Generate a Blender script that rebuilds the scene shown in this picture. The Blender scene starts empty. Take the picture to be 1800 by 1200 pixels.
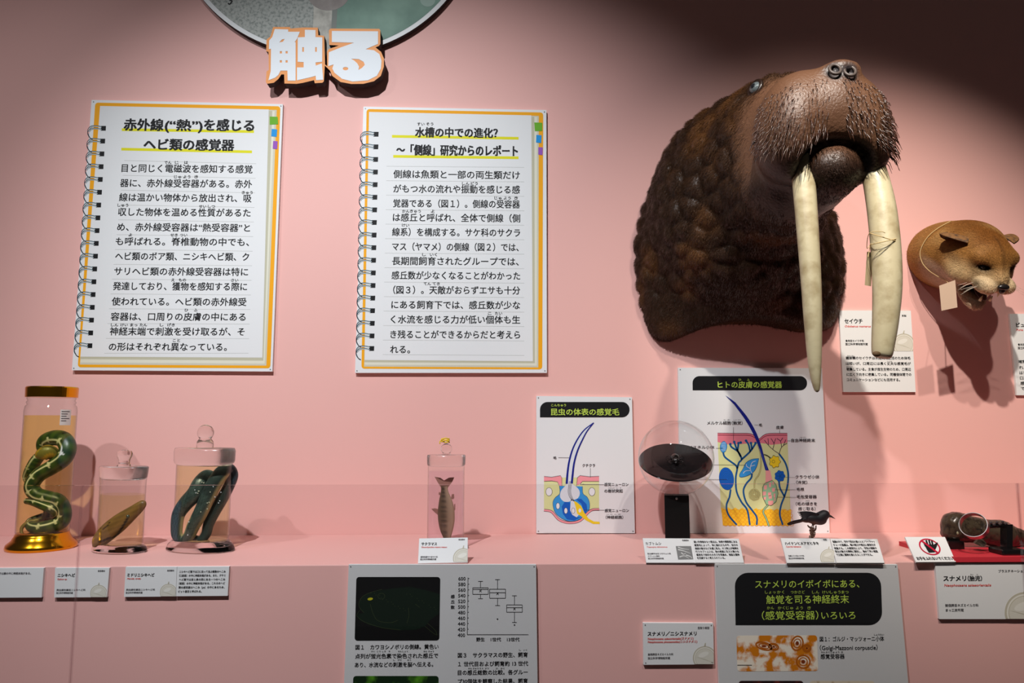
import bpy, bmesh, math, random
import numpy as np
from mathutils import Vector, Matrix
from mathutils.bvhtree import BVHTree
from mathutils.kdtree import KDTree
from mathutils.geometry import tessellate_polygon

SC = bpy.context.scene
COL = SC.collection
RNG = np.random.default_rng(7)
random.seed(7)

# ------------------------------------------------------------------ camera
ZC = 1.45                                   # eye height of the photographer
CAM = np.array([0.0, -2.3, ZC])
F = 1300.0                                  # focal length in pixels of the 1800 px frame
PITCH, YAW = math.radians(6.37), math.radians(1.65)
_fw = np.array([math.sin(YAW) * math.cos(PITCH), math.cos(YAW) * math.cos(PITCH), math.sin(PITCH)])
_rt = np.array([math.cos(YAW), -math.sin(YAW), 0.0])
_up = np.cross(_rt, _fw)
cd = bpy.data.cameras.new('camera')
cd.sensor_width = 36.0
cd.lens = F / 1800 * 36
cd.clip_start = 0.01
camo = bpy.data.objects.new('camera', cd)
COL.objects.link(camo)
camo.matrix_world = Matrix(((_rt[0], _up[0], -_fw[0], CAM[0]), (_rt[1], _up[1], -_fw[1], CAM[1]),
                            (_rt[2], _up[2], -_fw[2], CAM[2]), (0, 0, 0, 1)))
SC.camera = camo

# ------------------------------------------------------------------ world, lamps, exposure
SC.view_settings.view_transform = 'Standard'
SC.view_settings.look = 'None'
SC.view_settings.exposure = 0.0
SC.view_settings.gamma = 1.0
SC.view_settings.use_curve_mapping = False
wd = bpy.data.worlds.new('gallery_ambient')
SC.world = wd
wd.use_nodes = True
wd.node_tree.nodes['Background'].inputs[0].default_value = (1.0, 0.92, 0.9, 1)
wd.node_tree.nodes['Background'].inputs[1].default_value = 0.03


def spot(x, y, z, aim, power, col, size, blend, rad=0.025):
    l = bpy.data.lights.new('track_spot', 'SPOT')
    l.energy = power; l.color = col; l.spot_size = math.radians(size); l.spot_blend = blend
    l.shadow_soft_size = rad
    o = bpy.data.objects.new('track_spot', l)
    COL.objects.link(o)
    o.location = (x, y, ZC + z)
    d = Vector((aim[0] - x, aim[1] - y, aim[2] - z))
    o.rotation_euler = d.to_track_quat('-Z', 'Y').to_euler()
    return o


COOL, WARM = (0.95, 0.99, 1.03), (1.0, 0.93, 0.84)
spot(-1.9, -2.2, 2.1, (-1.32, 0, -0.08), 98, COOL, 70, 1.0)
spot(-0.70, -2.15, 2.1, (-0.24, 0, -0.13), 318, COOL, 67, 1.0)
spot(0.33, -2.1, 2.2, (1.38, 0, 0.10), 365, WARM, 37, 1.0)
spot(0.85, -2.1, 2.2, (1.12, 0, -0.12), 145, WARM, 48.5, 1.0)

# ------------------------------------------------------------------ photograph geometry: a ray through a pixel meets a real plane


def ray(px, py):
    d = _fw * F + _rt * (px - 900.0) - _up * (py - 600.0)
    return d / np.linalg.norm(d)


def P(px, py, y):                            # on the upright plane at depth y (the wall is y = 0)
    d = ray(px, py)
    return CAM + d * ((y - CAM[1]) / d[1])


def PZ(px, py, z):                           # on a level plane
    d = ray(px, py)
    return CAM + d * ((z - CAM[2]) / d[2])


def mpp(p):                                  # metres per pixel at a point
    return float(np.dot(np.asarray(p) - CAM, _fw)) / F


def proj(v):                                 # points -> pixels (to lay out natural markings)
    q = np.asarray(v) - CAM
    d = q @ _fw
    return np.stack([900 + F * (q @ _rt) / d, 600 - F * (q @ _up) / d], -1)


ZS = float(P(900, 938, 0)[2])                # top of the display ledge
YF = float(PZ(900, 990.5, ZS)[1])            # its front face

# ------------------------------------------------------------------ materials


def lin(c):
    c = np.asarray(c, float) / 255
    return tuple(np.where(c <= 0.04045, c / 12.92, ((c + 0.055) / 1.055) ** 2.4)) + (1.0,)


MATS = {}


def mat(name, rgb=(200, 200, 200), rough=0.6, spec=0.3, metal=0.0, noise=None, bump=None, attr=None):
    """noise=(scale, rgb2, lo, hi); bump=(scale, strength, distance); attr = colour attribute name"""
    if name in MATS:
        return MATS[name]
    m = bpy.data.materials.new(name)
    m.use_nodes = True
    nt = m.node_tree
    b = nt.nodes['Principled BSDF']
    b.inputs['Base Color'].default_value = lin(rgb)
    b.inputs['Roughness'].default_value = rough
    b.inputs['Specular IOR Level'].default_value = spec
    b.inputs['Metallic'].default_value = metal
    tc = nt.nodes.new('ShaderNodeTexCoord')
    src = None
    if attr:
        a = nt.nodes.new('ShaderNodeAttribute'); a.attribute_name = attr
        src = a.outputs['Color']
    if noise:
        n = nt.nodes.new('ShaderNodeTexNoise')
        n.inputs['Scale'].default_value = noise[0]; n.inputs['Detail'].default_value = 5
        nt.links.new(tc.outputs['Object'], n.inputs['Vector'])
        r = nt.nodes.new('ShaderNodeMapRange')
        r.inputs[1].default_value = noise[2]; r.inputs[2].default_value = noise[3]
        nt.links.new(n.outputs[0], r.inputs[0])
        mx = nt.nodes.new('ShaderNodeMix'); mx.data_type = 'RGBA'
        nt.links.new(r.outputs[0], mx.inputs[0])
        if src:
            nt.links.new(src, mx.inputs[6]); mx.blend_type = 'MULTIPLY'
        else:
            mx.inputs[6].default_value = lin(rgb)
        mx.inputs[7].default_value = lin(noise[1])
        src = mx.outputs[2]
    if src:
        nt.links.new(src, b.inputs['Base Color'])
    if bump:
        n = nt.nodes.new('ShaderNodeTexNoise')
        n.inputs['Scale'].default_value = bump[0]; n.inputs['Detail'].default_value = 6
        nt.links.new(tc.outputs['Object'], n.inputs['Vector'])
        bp = nt.nodes.new('ShaderNodeBump')
        bp.inputs['Strength'].default_value = bump[1]; bp.inputs['Distance'].default_value = bump[2]
        nt.links.new(n.outputs[0], bp.inputs['Height'])
        nt.links.new(bp.outputs[0], b.inputs['Normal'])
    MATS[name] = m
    return m


def ink(rgb):
    return mat('ink_%d_%d_%d' % tuple(rgb), rgb, 0.6, 0.2)


def glassy(name, tint, gloss=(1, 1, 1), ior=1.45, rough=0.0, edge=None):
    """clear sheet or thin wall: light passes tinted, fresnel mirror on top; edge tints grazing walls"""
    m = bpy.data.materials.new(name)
    m.use_nodes = True
    nt = m.node_tree
    nt.nodes.remove(nt.nodes['Principled BSDF'])
    out = nt.nodes['Material Output']
    tr = nt.nodes.new('ShaderNodeBsdfTransparent')
    tr.inputs[0].default_value = (*tint, 1)
    gl = nt.nodes.new('ShaderNodeBsdfGlossy')
    gl.inputs['Roughness'].default_value = rough
    gl.inputs['Color'].default_value = (*gloss, 1)
    lf = nt.nodes.new('ShaderNodeLayerWeight'); lf.inputs[0].default_value = 0.5
    pw = nt.nodes.new('ShaderNodeMath'); pw.operation = 'POWER'; pw.inputs[1].default_value = 5
    nt.links.new(lf.outputs['Facing'], pw.inputs[0])
    f0 = ((ior - 1) / (ior + 1)) ** 2
    fr = nt.nodes.new('ShaderNodeMath'); fr.operation = 'MULTIPLY_ADD'
    fr.inputs[1].default_value = (1 - f0) * 0.8; fr.inputs[2].default_value = f0
    nt.links.new(pw.outputs[0], fr.inputs[0])
    mx = nt.nodes.new('ShaderNodeMixShader')
    nt.links.new(fr.outputs[0], mx.inputs[0])
    nt.links.new(tr.outputs[0], mx.inputs[1])
    nt.links.new(gl.outputs[0], mx.inputs[2])
    if edge:
        lw = nt.nodes.new('ShaderNodeLayerWeight'); lw.inputs[0].default_value = 0.5
        cm = nt.nodes.new('ShaderNodeMix'); cm.data_type = 'RGBA'
        cm.inputs[6].default_value = (*tint, 1); cm.inputs[7].default_value = (*edge, 1)
        p3 = nt.nodes.new('ShaderNodeMath'); p3.operation = 'POWER'; p3.inputs[1].default_value = 4
        nt.links.new(lw.outputs['Facing'], p3.inputs[0])
        nt.links.new(p3.outputs[0], cm.inputs[0])
        nt.links.new(cm.outputs[2], tr.inputs[0])
    nt.links.new(mx.outputs[0], out.inputs[0])
    return m


def solid_glass(name, col, rough):
    m = bpy.data.materials.new(name); m.use_nodes = True
    b = m.node_tree.nodes['Principled BSDF']
    b.inputs['Base Color'].default_value = (*col, 1); b.inputs['Roughness'].default_value = rough
    b.inputs['Transmission Weight'].default_value = 1.0; b.inputs['IOR'].default_value = 1.46
    return m


WHITE = mat('white_board', (226, 226, 226), 0.45, 0.25)
CORE = mat('board_core', (232, 230, 228), 0.8, 0.1)
BLACK = ink((22, 22, 24))
RED = ink((205, 60, 62))

# ------------------------------------------------------------------ mesh builder


class MB:
    def __init__(s):
        s.v = []; s.f = []; s.m = []; s.n = 0; s.c = []

    def add(s, v, f, m=0, c=None):
        v = np.asarray(v, float).reshape(-1, 3)
        s.v.append(v)
        s.f += [tuple(int(i) + s.n for i in q) for q in f]
        s.m += [m] * len(f)
        if c is not None:
            s.c.append(np.broadcast_to(np.asarray(c, float), (len(v), 4)))
        s.n += len(v)
        return s

    def poly(s, loops, m=0):                  # filled polygon with holes; loops are lists of 3-D points
        tri = tessellate_polygon([[Vector(p) for p in l] for l in loops])
        return s.add([p for l in loops for p in l], tri, m)

    def quad(s, a, b, c, d, m=0):
        return s.add([a, b, c, d], [(0, 1, 2, 3)], m)

    def prism(s, loop, back, m=0, side=None):  # front loop, extruded by vector back
        side = m if side is None else side
        n = len(loop)
        f = np.asarray(loop, float); b = f + np.asarray(back)
        tri = tessellate_polygon([[Vector(p) for p in f]])
        s.add(f, tri, m); s.add(b, [t[::-1] for t in tri], side)
        s.add(np.concatenate([f, b]), [(i, (i + 1) % n, n + (i + 1) % n, n + i) for i in range(n)], side)
        return s

    def box(s, lo, hi, m=0):
        (a, b, c), (d, e, g) = lo, hi
        v = [(a, b, c), (d, b, c), (d, e, c), (a, e, c), (a, b, g), (d, b, g), (d, e, g), (a, e, g)]
        return s.add(v, [(0, 3, 2, 1), (4, 5, 6, 7), (0, 1, 5, 4), (1, 2, 6, 5), (2, 3, 7, 6), (3, 0, 4, 7)], m)

    def lathe(s, prof, c, n=48, sx=1, sy=1, rot=0.0, m=0, caps=True):   # prof = [(r, z)...]
        a = np.linspace(0, 2 * math.pi, n, endpoint=False)
        cx, sn = math.cos(rot), math.sin(rot)
        vs = []
        for r, z in prof:
            x, y = r * sx * np.cos(a), r * sy * np.sin(a)
            vs.append(np.stack([c[0] + x * cx - y * sn, c[1] + x * sn + y * cx, np.full(n, c[2] + z)], -1))
        f = []
        for k in range(len(prof) - 1):
            for i in range(n):
                j = (i + 1) % n
                f.append((k * n + i, k * n + j, (k + 1) * n + j, (k + 1) * n + i))
        if caps:
            if prof[0][0] > 1e-5: f.append(tuple(range(n))[::-1])
            if prof[-1][0] > 1e-5: f.append(tuple((len(prof) - 1) * n + i for i in range(n)))
        return s.add(np.concatenate(vs), f, m)

    def tube(s, path, rad, n=12, m=0, col=None, flat=None, up=None, caps=True):
        """path (K,3), rad (K,) or scalar; flat=(a,b) scales in-plane/toward-viewer; col(t,ang,pts)->rgba"""
        path = np.asarray(path, float); K = len(path)
        rad = np.broadcast_to(np.asarray(rad, float), (K,))
        tg = np.gradient(path, axis=0)
        tg /= np.linalg.norm(tg, axis=1)[:, None] + 1e-12
        upv = np.array(up if up is not None else (0, -1, 0.0))
        vs = []; an = np.linspace(0, 2 * math.pi, n, endpoint=False)
        prev = None
        for k in range(K):
            b = upv - tg[k] * np.dot(upv, tg[k])
            if np.linalg.norm(b) < 0.15:
                b = prev if prev is not None else np.array([0.3, 0.2, 1.0])
                b = b - tg[k] * np.dot(b, tg[k])
            b /= np.linalg.norm(b); prev = b
            a = np.cross(tg[k], b)
            fa, fb = flat if flat else (1, 1)
            vs.append(path[k] + rad[k] * (fb * np.cos(an)[:, None] * b + fa * np.sin(an)[:, None] * a))
        V = np.concatenate(vs)
        f = []
        for k in range(K - 1):
            for i in range(n):
                j = (i + 1) % n
                f.append((k * n + i, k * n + j, (k + 1) * n + j, (k + 1) * n + i))
        if caps:
            f.append(tuple(range(n))[::-1]); f.append(tuple((K - 1) * n + i for i in range(n)))
        c = None
        if col:
            t = np.repeat(np.linspace(0, 1, K), n); A = np.tile(an, K)
            c = col(t, A, V)
        return s.add(V, f, m, c)

    def ell(s, c, r, R=None, n=24, m=0):
        u = np.linspace(0, math.pi, n // 2 + 1); w = np.linspace(0, 2 * math.pi, n, endpoint=False)
        U, W = np.meshgrid(u, w, indexing='ij')
        v = np.stack([np.sin(U) * np.cos(W), np.sin(U) * np.sin(W), np.cos(U)], -1).reshape(-1, 3) * np.asarray(r)
        if R is not None: v = v @ np.asarray(R).T
        f = []
        for k in range(n // 2):
            for i in range(n):
                j = (i + 1) % n
                f.append((k * n + i, (k + 1) * n + i, (k + 1) * n + j, k * n + j))
        return s.add(v + np.asarray(c), f, m)


def obj(name, mb, mats, parent=None, smooth=False, label=None, kind=None, clean=False):
    me = bpy.data.meshes.new(name)
    V = np.concatenate(mb.v) if mb.v else np.zeros((0, 3))
    off = np.zeros(3)
    q = parent
    while q is not None:
        off += np.array(q.location); q = q.parent
    if parent is None:
        off = np.array([V[:, 0].mean(), V[:, 1].mean(), V[:, 2].min()])
    me.from_pydata((V - off).tolist(), [], mb.f)
    mats = mats if isinstance(mats, (list, tuple)) else [mats]
    for m in mats: me.materials.append(m)
    if len(mats) > 1: me.polygons.foreach_set('material_index', mb.m)
    if mb.c:
        ca = me.color_attributes.new('Col', 'FLOAT_COLOR', 'POINT')
        ca.data.foreach_set('color', np.concatenate(mb.c).astype(np.float32).ravel())
    if clean:
        bm = bmesh.new(); bm.from_mesh(me)
        bmesh.ops.remove_doubles(bm, verts=bm.verts, dist=1e-6)
        bmesh.ops.recalc_face_normals(bm, faces=bm.faces)
        bm.to_mesh(me); bm.free()
    if smooth:
        me.polygons.foreach_set('use_smooth', [True] * len(me.polygons))
    me.update()
    o = bpy.data.objects.new(name, me)
    COL.objects.link(o)
    if parent is None: o.location = off
    else: o.parent = parent
    if label: o['label'] = label
    if kind: o['kind'] = kind
    return o


def tag(o, label, cat, group=None):
    o['label'] = label; o['category'] = cat
    if group: o['group'] = group
    return o


def thing(name, label, cat, loc, group=None):
    o = bpy.data.objects.new(name, None)
    o.empty_display_size = 0.05
    COL.objects.link(o)
    o.location = loc
    return tag(o, label, cat, group)


def smooth_path(pts, n=8):                    # Catmull-Rom through points of any dimension
    p = np.asarray(pts, float)
    p = np.concatenate([[2 * p[0] - p[1]], p, [2 * p[-1] - p[-2]]])
    out = []
    for i in range(1, len(p) - 2):
        for t in np.linspace(0, 1, n, endpoint=False):
            a, b, c, d = p[i - 1], p[i], p[i + 1], p[i + 2]
            out.append(0.5 * (2 * b + (c - a) * t + (2 * a - 5 * b + 4 * c - d) * t * t + (3 * b - a - 3 * c + d) * t ** 3))
    out.append(p[-2])
    return np.array(out)


# ------------------------------------------------------------------ lettering
_tc = bpy.data.curves.new('lettering', 'FONT')
_to = bpy.data.objects.new('lettering', _tc)
COL.objects.link(_to)
_tc.resolution_u = 2
_cache = {}


def glyphs(s):
    if s not in _cache:
        _tc.body = s
        bpy.context.view_layer.update()
        me = _to.to_mesh()
        v = np.zeros(len(me.vertices) * 3, np.float32)
        me.vertices.foreach_get('co', v)
        v = v.reshape(-1, 3)[:, :2].astype(float)
        f = [tuple(p.vertices) for p in me.polygons]
        _to.to_mesh_clear()
        _cache[s] = (v, f)
    return _cache[s]


class Sheet:
    """a printed face: three pixel corners with their depths give its plane; prints are laid on it"""

    def __init__(s, y=None, pts=None):
        if pts is None:
            s.o = np.array([0, y, 0.0]); s.u = np.array([1.0, 0, 0]); s.v = np.array([0, 0, 1.0])
        else:
            a, b, c = (np.asarray(p, float) for p in pts)       # bottom-left, bottom-right, top-left
            s.o = a
            s.u = (b - a) / np.linalg.norm(b - a)
            w = c - a; w = w - s.u * np.dot(w, s.u)
            s.v = w / np.linalg.norm(w)
        s.n = np.cross(s.u, s.v)                                # toward the viewer
        s.tr = lambda x, y: (x, y); s.k = 1.0

    def z(s, ox, oy, k):                     # read coordinates off an enlarged view whose corner is (ox, oy)
        s.tr = lambda x, y: (ox + x / k, oy + y / k); s.k = k
        return s

    def p(s, x, y, lift=0):
        x, y = s.tr(x, y)
        d = ray(x, y)
        q = CAM + d * (np.dot(s.o - CAM, s.n) / np.dot(d, s.n))
        return q + s.n * lift

    def poly(s, mb, loops, lift, m=0):
        if not isinstance(loops[0][0], (tuple, list, np.ndarray)): loops = [loops]
        return mb.poly([[s.p(x, y, lift) for x, y in l] for l in loops], m)

    def stroke(s, mb, pts, w, lift, m=0, n=6, smooth=True, w1=None):
        p = smooth_path(pts, n) if smooth and len(pts) > 2 else np.asarray(pts, float)
        t = np.gradient(p, axis=0)
        t /= np.linalg.norm(t, axis=1)[:, None] + 1e-9
        nn = np.stack([-t[:, 1], t[:, 0]], -1)
        ww = np.linspace(w, w if w1 is None else w1, len(p))[:, None] / 2
        A, B = p + nn * ww, p - nn * ww
        V = [s.p(x, y, lift) for x, y in A] + [s.p(x, y, lift) for x, y in B]
        k = len(p)
        return mb.add(V, [(i, i + 1, k + i + 1, k + i) for i in range(k - 1)], m)

    def text(s, mb, t, x0, x1, yc, em=None, lift=0.0006, bold=0.0, slant=0.0, m=0):
        v, f = glyphs(t)
        if not len(v): return
        if em is None: em = abs(x1 - x0) / max(1, len(t))
        xm = (x0 + x1) / 2
        c = s.p(xm, yc, lift); l = s.p(x0, yc, lift); r = s.p(x1, yc, lift)
        W = np.dot(r - l, s.u)
        H = np.linalg.norm(s.p(xm, yc + em / 2) - s.p(xm, yc - em / 2))
        lo, hi = v[:, 0].min(), v[:, 0].max()
        x = (v[:, 0] - (lo + hi) / 2) * (W / (hi - lo))
        y = (v[:, 1] - 0.38) * H
        off = np.dot(l + r - 2 * c, s.u) / 2
        x = x + y * slant + off
        sh = [(0, 0)] if bold <= 0 else [(bold * H * a, bold * H * b) for a, b in ((0, 0), (1, .6), (-1, .6), (1, -.6), (-1, -.6))]
        for k, (dx, dy) in enumerate(sh):
            mb.add(c + np.outer(x + dx, s.u) + np.outer(y + dy, s.v) + s.n * (k * 1e-5), f, m)

    def ruby(s, mb, items, yc, em, m=0, bold=0.02, lift=0.0006):
        for t, x in items:
            w = em * len(t)
            s.text(mb, t, x - w / 2, x + w / 2, yc, em, lift, bold, m=m)


def ellipse(cx, cy, rx, ry, n=36, rot=0, a0=0, a1=360):
    a = np.radians(np.linspace(a0, a1, n, endpoint=(a1 - a0) < 360))
    x, y = rx * np.cos(a), ry * np.sin(a)
    c, q = math.cos(math.radians(rot)), math.sin(math.radians(rot))
    return list(zip(cx + x * c - y * q, cy + x * q + y * c))


def clip(poly, x0, y0, x1, y1):
    def cut(pts, ins, it):
        o = []
        for i in range(len(pts)):
            a, b = pts[i - 1], pts[i]
            ia, ib = ins(a), ins(b)
            if ia != ib: o.append(it(a, b))
            if ib: o.append(b)
        return o
    for ax, v, sg in ((0, x0, 1), (0, x1, -1), (1, y0, 1), (1, y1, -1)):
        if not poly: break
        def it(a, b, ax=ax, v=v):
            t = (v - a[ax]) / (b[ax] - a[ax]); return (a[0] + (b[0] - a[0]) * t, a[1] + (b[1] - a[1]) * t)
        poly = cut(poly, lambda p, ax=ax, v=v, sg=sg: (p[ax] - v) * sg >= 0, it)
    return poly


def rrect(tl, tr, br, bl, r, corners=(1, 1, 1, 1), n=8):
    """rounded quad in pixels; corners flags tl,tr,br,bl"""
    q = [np.array(p, float) for p in (tl, tr, br, bl)]
    out = []
    for i in range(4):
        p, a, b = q[i], q[i - 1], q[(i + 1) % 4]
        if not corners[i]:
            out.append(tuple(p)); continue
        ua, ub = (a - p) / np.linalg.norm(a - p), (b - p) / np.linalg.norm(b - p)
        c = p + (ua + ub) * r
        for t in np.linspace(0, math.pi / 2, n):
            out.append(tuple(c - ub * r * math.cos(t) - ua * r * math.sin(t)))
    return out


def board(name, label, cat, sheet, corners, thick, group=None, base=None, pins=True, front=WHITE):
    """corners px TL,TR,BR,BL on the sheet; thickness goes back to what carries it"""
    w = [sheet.p(x, y) for x, y in corners]
    root = thing(name, label, cat, (w[2] + w[3]) / 2, group)
    mb = MB().prism(w, -sheet.n * thick, 0, 1)
    obj('board', mb, [front, CORE], root, clean=True)
    if pins:
        c = np.mean(corners, 0)
        for x, y in corners:
            dx, dy = np.sign(c[0] - x) * 3.5 * sheet.k, np.sign(c[1] - y) * 3.5 * sheet.k
            obj('pin', sheet.poly(MB(), ellipse(x + dx, y + dy, sheet.k, sheet.k, 10), 0.0008), mat('pin_metal', (90, 88, 86), 0.4, 0.5), root)
    return root


def compass(sheet, cx, cy, r, box, root):
    """the beige pocket compass printed in the corner of the captions"""
    mb = MB()
    for rr, lift, m in ((1.0, 0.0005, 0), (0.9, 0.0006, 2), (0.82, 0.0007, 0), (0.78, 0.0008, 1)):
        q = clip(ellipse(cx, cy, r * rr, r * rr, 48), *box)
        if len(q) > 2: sheet.poly(mb, q, lift, m)
    q = clip(ellipse(cx - r * .1, cy - r * .3, r * .45, r * .2, 20, -20), *box)
    if len(q) > 2: sheet.poly(mb, q, 0.0009, 2)
    q = clip([(cx - r * .75, cy - r * .1), (cx, cy + r * .08), (cx + r * .8, cy + r * .42), (cx, cy + r * .13)], *box)
    if len(q) > 2: sheet.poly(mb, q, 0.001, 0)
    q = clip([(cx - 1, cy - r * 1.25), (cx + r * .08, cy - r * 1.28), (cx + r * .05, cy - r), (cx - r * .08, cy - r)], *box)
    if len(q) > 2: sheet.poly(mb, q, 0.0009, 0)
    obj('compass_emblem', mb, [ink((190, 184, 165)), ink((212, 208, 194)), ink((226, 223, 212))], root)


# ================================================================== the setting
PINK = mat('pink_paint', (232, 178, 170), 0.55, 0.25, bump=(180, 0.05, 0.001))
o = obj('wall_back', MB().box((-4, 0, 0), (4, 0.12, 4.2)), PINK, kind='structure')
o = obj('floor', MB().box((-4, -5, -0.05), (4, 0.12, 0)), mat('floor_vinyl', (105, 98, 95), 0.5, 0.3, noise=(40, (90, 84, 82), .4, .6)), kind='structure')
plinth = obj('display_ledge', MB().box((-4, YF, 0), (4, -0.0005, ZS)), PINK, clean=True)
bv = plinth.modifiers.new('edge', 'BEVEL'); bv.width = 0.0025; bv.segments = 2; bv.limit_method = 'ANGLE'
tag(plinth, 'long pink painted ledge along the wall that carries the jars and specimens', 'ledge')

# ================================================================== round photograph and the big cut-out heading
DISC_Y = -0.022
dc = P(574, -158, DISC_Y)
dr = 268 * mpp(dc)
root = thing('round_photo_panel', 'large round grey-green photo panel cut off by the top edge of the photo', 'sign', (dc[0], DISC_Y, dc[2] - dr))
a = np.linspace(0, 2 * math.pi, 128, endpoint=False)
ring = [(dc[0] + dr * math.cos(t), DISC_Y, dc[2] + dr * math.sin(t)) for t in a]
obj('board', MB().prism(ring, (0, 0.02, 0), 0, 1), [WHITE, mat('dark_edge', (50, 40, 40), 0.7)], root, clean=True)
sh = Sheet(DISC_Y).z(340, 0, 3.75)


def inside(px, k=0.972):                       # cut a pixel outline to the disc
    out = []
    for x, y in px:
        q = sh.p(x, y); d = np.array([q[0] - dc[0], q[2] - dc[2]]); L = np.linalg.norm(d)
        out.append(tuple((np.array([dc[0], 0, dc[2]]) + np.array([d[0], 0, d[1]]) * (min(1, dr * k / max(L, 1e-6))))))
    return [(x, DISC_Y, z) for x, _, z in out]


def disc_part(x0, x1, lift):                   # vertical band of the disc between two world x
    t = np.linspace(0, 1, 40); R = dr * 0.972
    xs = x0 + (x1 - x0) * t
    h = np.sqrt(np.maximum(0, R * R - (xs - dc[0]) ** 2))
    top = [(x, DISC_Y - lift, dc[2] + k) for x, k in zip(xs, h)]
    bot = [(x, DISC_Y - lift, dc[2] - k) for x, k in zip(xs, h)][::-1]
    return bot[1:-1] + top if h[0] < 1e-6 else bot + top


R_ = dr * 0.972
xs = lambda z: sh.p(z, 150)[0]
pr = MB()
pr.poly([disc_part(dc[0] - R_ + 1e-4, xs(790), 0.0006)], 0)
pr.poly([disc_part(xs(790), xs(915), 0.0006)], 1)
pr.poly([disc_part(xs(915), dc[0] + R_ - 1e-4, 0.0006)], 2)
sh.poly(pr, [(x, y) for x, y in ellipse(890, -45, 140, 115, 40)], 0.0009, 3)
sh.poly(pr, [(x, y) for x, y in ellipse(1545, 0, 50, 45, 30)], 0.0009, 4)
sh.poly(pr, [(915, 60), (950, 62), (935, 290), (905, 290)], 0.0008, 5)
sh.stroke(pr, [(222, -30), (240, 0), (255, 8), (240, 28), (228, 22)], 9, 0.001, 6)
obj('photo_print', pr, [mat('print_plaster', (166, 168, 162), 0.5, 0.2, noise=(110, (124, 129, 124), .45, .65), bump=None),
                        mat('print_pillar', (186, 182, 172), 0.5, 0.2, noise=(25, (150, 146, 138), .45, .65)),
                        mat('print_green', (128, 158, 142), 0.5, 0.2, noise=(6, (88, 118, 106), .4, .7)),
                        mat('print_grey_blob', (136, 126, 122), 0.5, 0.2, noise=(18, (158, 150, 144), .4, .7)),
                        mat('print_light_blob', (150, 172, 160), 0.5, 0.2),
                        mat('print_pillar_side', (120, 124, 118), 0.5, 0.2), ink((40, 36, 36))], root)

sh = Sheet(-0.05).z(340, 0, 3.75)
root = thing('heading_letters', 'big white two-character cut-out heading with orange outline below the round photo', 'sign', sh.p(865, 550))
b1 = [(525, 178), (635, 178), (640, 188), (725, 181), (820, 182), (823, 232), (862, 236), (868, 425), (882, 436), (880, 340), (893, 322), (960, 300), (895, 296), (893, 200), (905, 188), (1225, 190), (1232, 200), (1232, 290), (1222, 303), (1200, 312), (1237, 342), (1256, 385), (1255, 440), (1235, 500), (1190, 535), (1120, 552), (1040, 553), (970, 540), (915, 500), (900, 465), (880, 445), (866, 432), (860, 535), (850, 545), (800, 548), (795, 528), (720, 546), (680, 552), (600, 550), (598, 490), (580, 490), (560, 520), (530, 545), (485, 552), (477, 540), (482, 470), (497, 460), (495, 342), (480, 338), (482, 260), (508, 240)]
obj('backing', MB().prism([sh.p(x, y) for x, y in b1], (0, 0.03, 0), 0, 1), [mat('orange_print', (232, 150, 78), 0.5), mat('dark_edge2', (45, 32, 30), 0.7)], root, clean=True)
g1 = [(537, 192), (625, 195), (625, 210), (702, 210), (684, 255), (668, 278), (674, 280), (674, 532), (622, 532), (620, 466), (575, 466), (560, 495), (540, 512), (495, 530), (510, 470), (512, 322), (498, 325), (500, 268), (520, 245)]
h1 = [[(585, 260), (602, 258), (590, 276), (566, 280)]] + [[(x, y), (x + 14, y), (x + 14, y + 15), (x, y + 15)] for x in (570, 608) for y in (338, 398)]
g2 = [(735, 197), (805, 199), (805, 245), (850, 247), (849, 408), (805, 412), (807, 433), (847, 418), (856, 526), (809, 529), (806, 500), (775, 509), (683, 530), (683, 445), (727, 445), (727, 410), (688, 408), (688, 247), (735, 245)]
h2 = [[(x, 312), (x + 11, 312), (x + 11, 342), (x, 342)] for x in (718, 803)]
g3 = [tuple(p) for p in smooth_path([(913, 278), (913, 205), (1217, 207), (1217, 290), (1135, 325), (1190, 332), (1226, 357), (1240, 402), (1236, 452), (1210, 500), (1150, 530), (1050, 538), (980, 520), (930, 480), (916, 452), (925, 425)], 1)] + [(890, 437), (893, 345), (975, 312), (1060, 282)]
h3 = [[(1040, 388), (1090, 390), (1122, 408), (1130, 428), (1112, 448), (1088, 462), (1092, 440), (1080, 418), (1060, 400)], ellipse(1003, 453, 18, 11, 20)]
gm = MB()
for g, h in ((g1, h1), (g2, h2), (g3, h3)): sh.poly(gm, [g] + h, 0.0008)
obj('lettering', gm, ink((232, 236, 240)), root)

# ================================================================== the two notebook panels
CREAM = [ink(c) for c in ((226, 226, 226), (204, 200, 180), (222, 219, 200), (190, 186, 162))]
ORANGE = ink((240, 165, 20))


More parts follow.
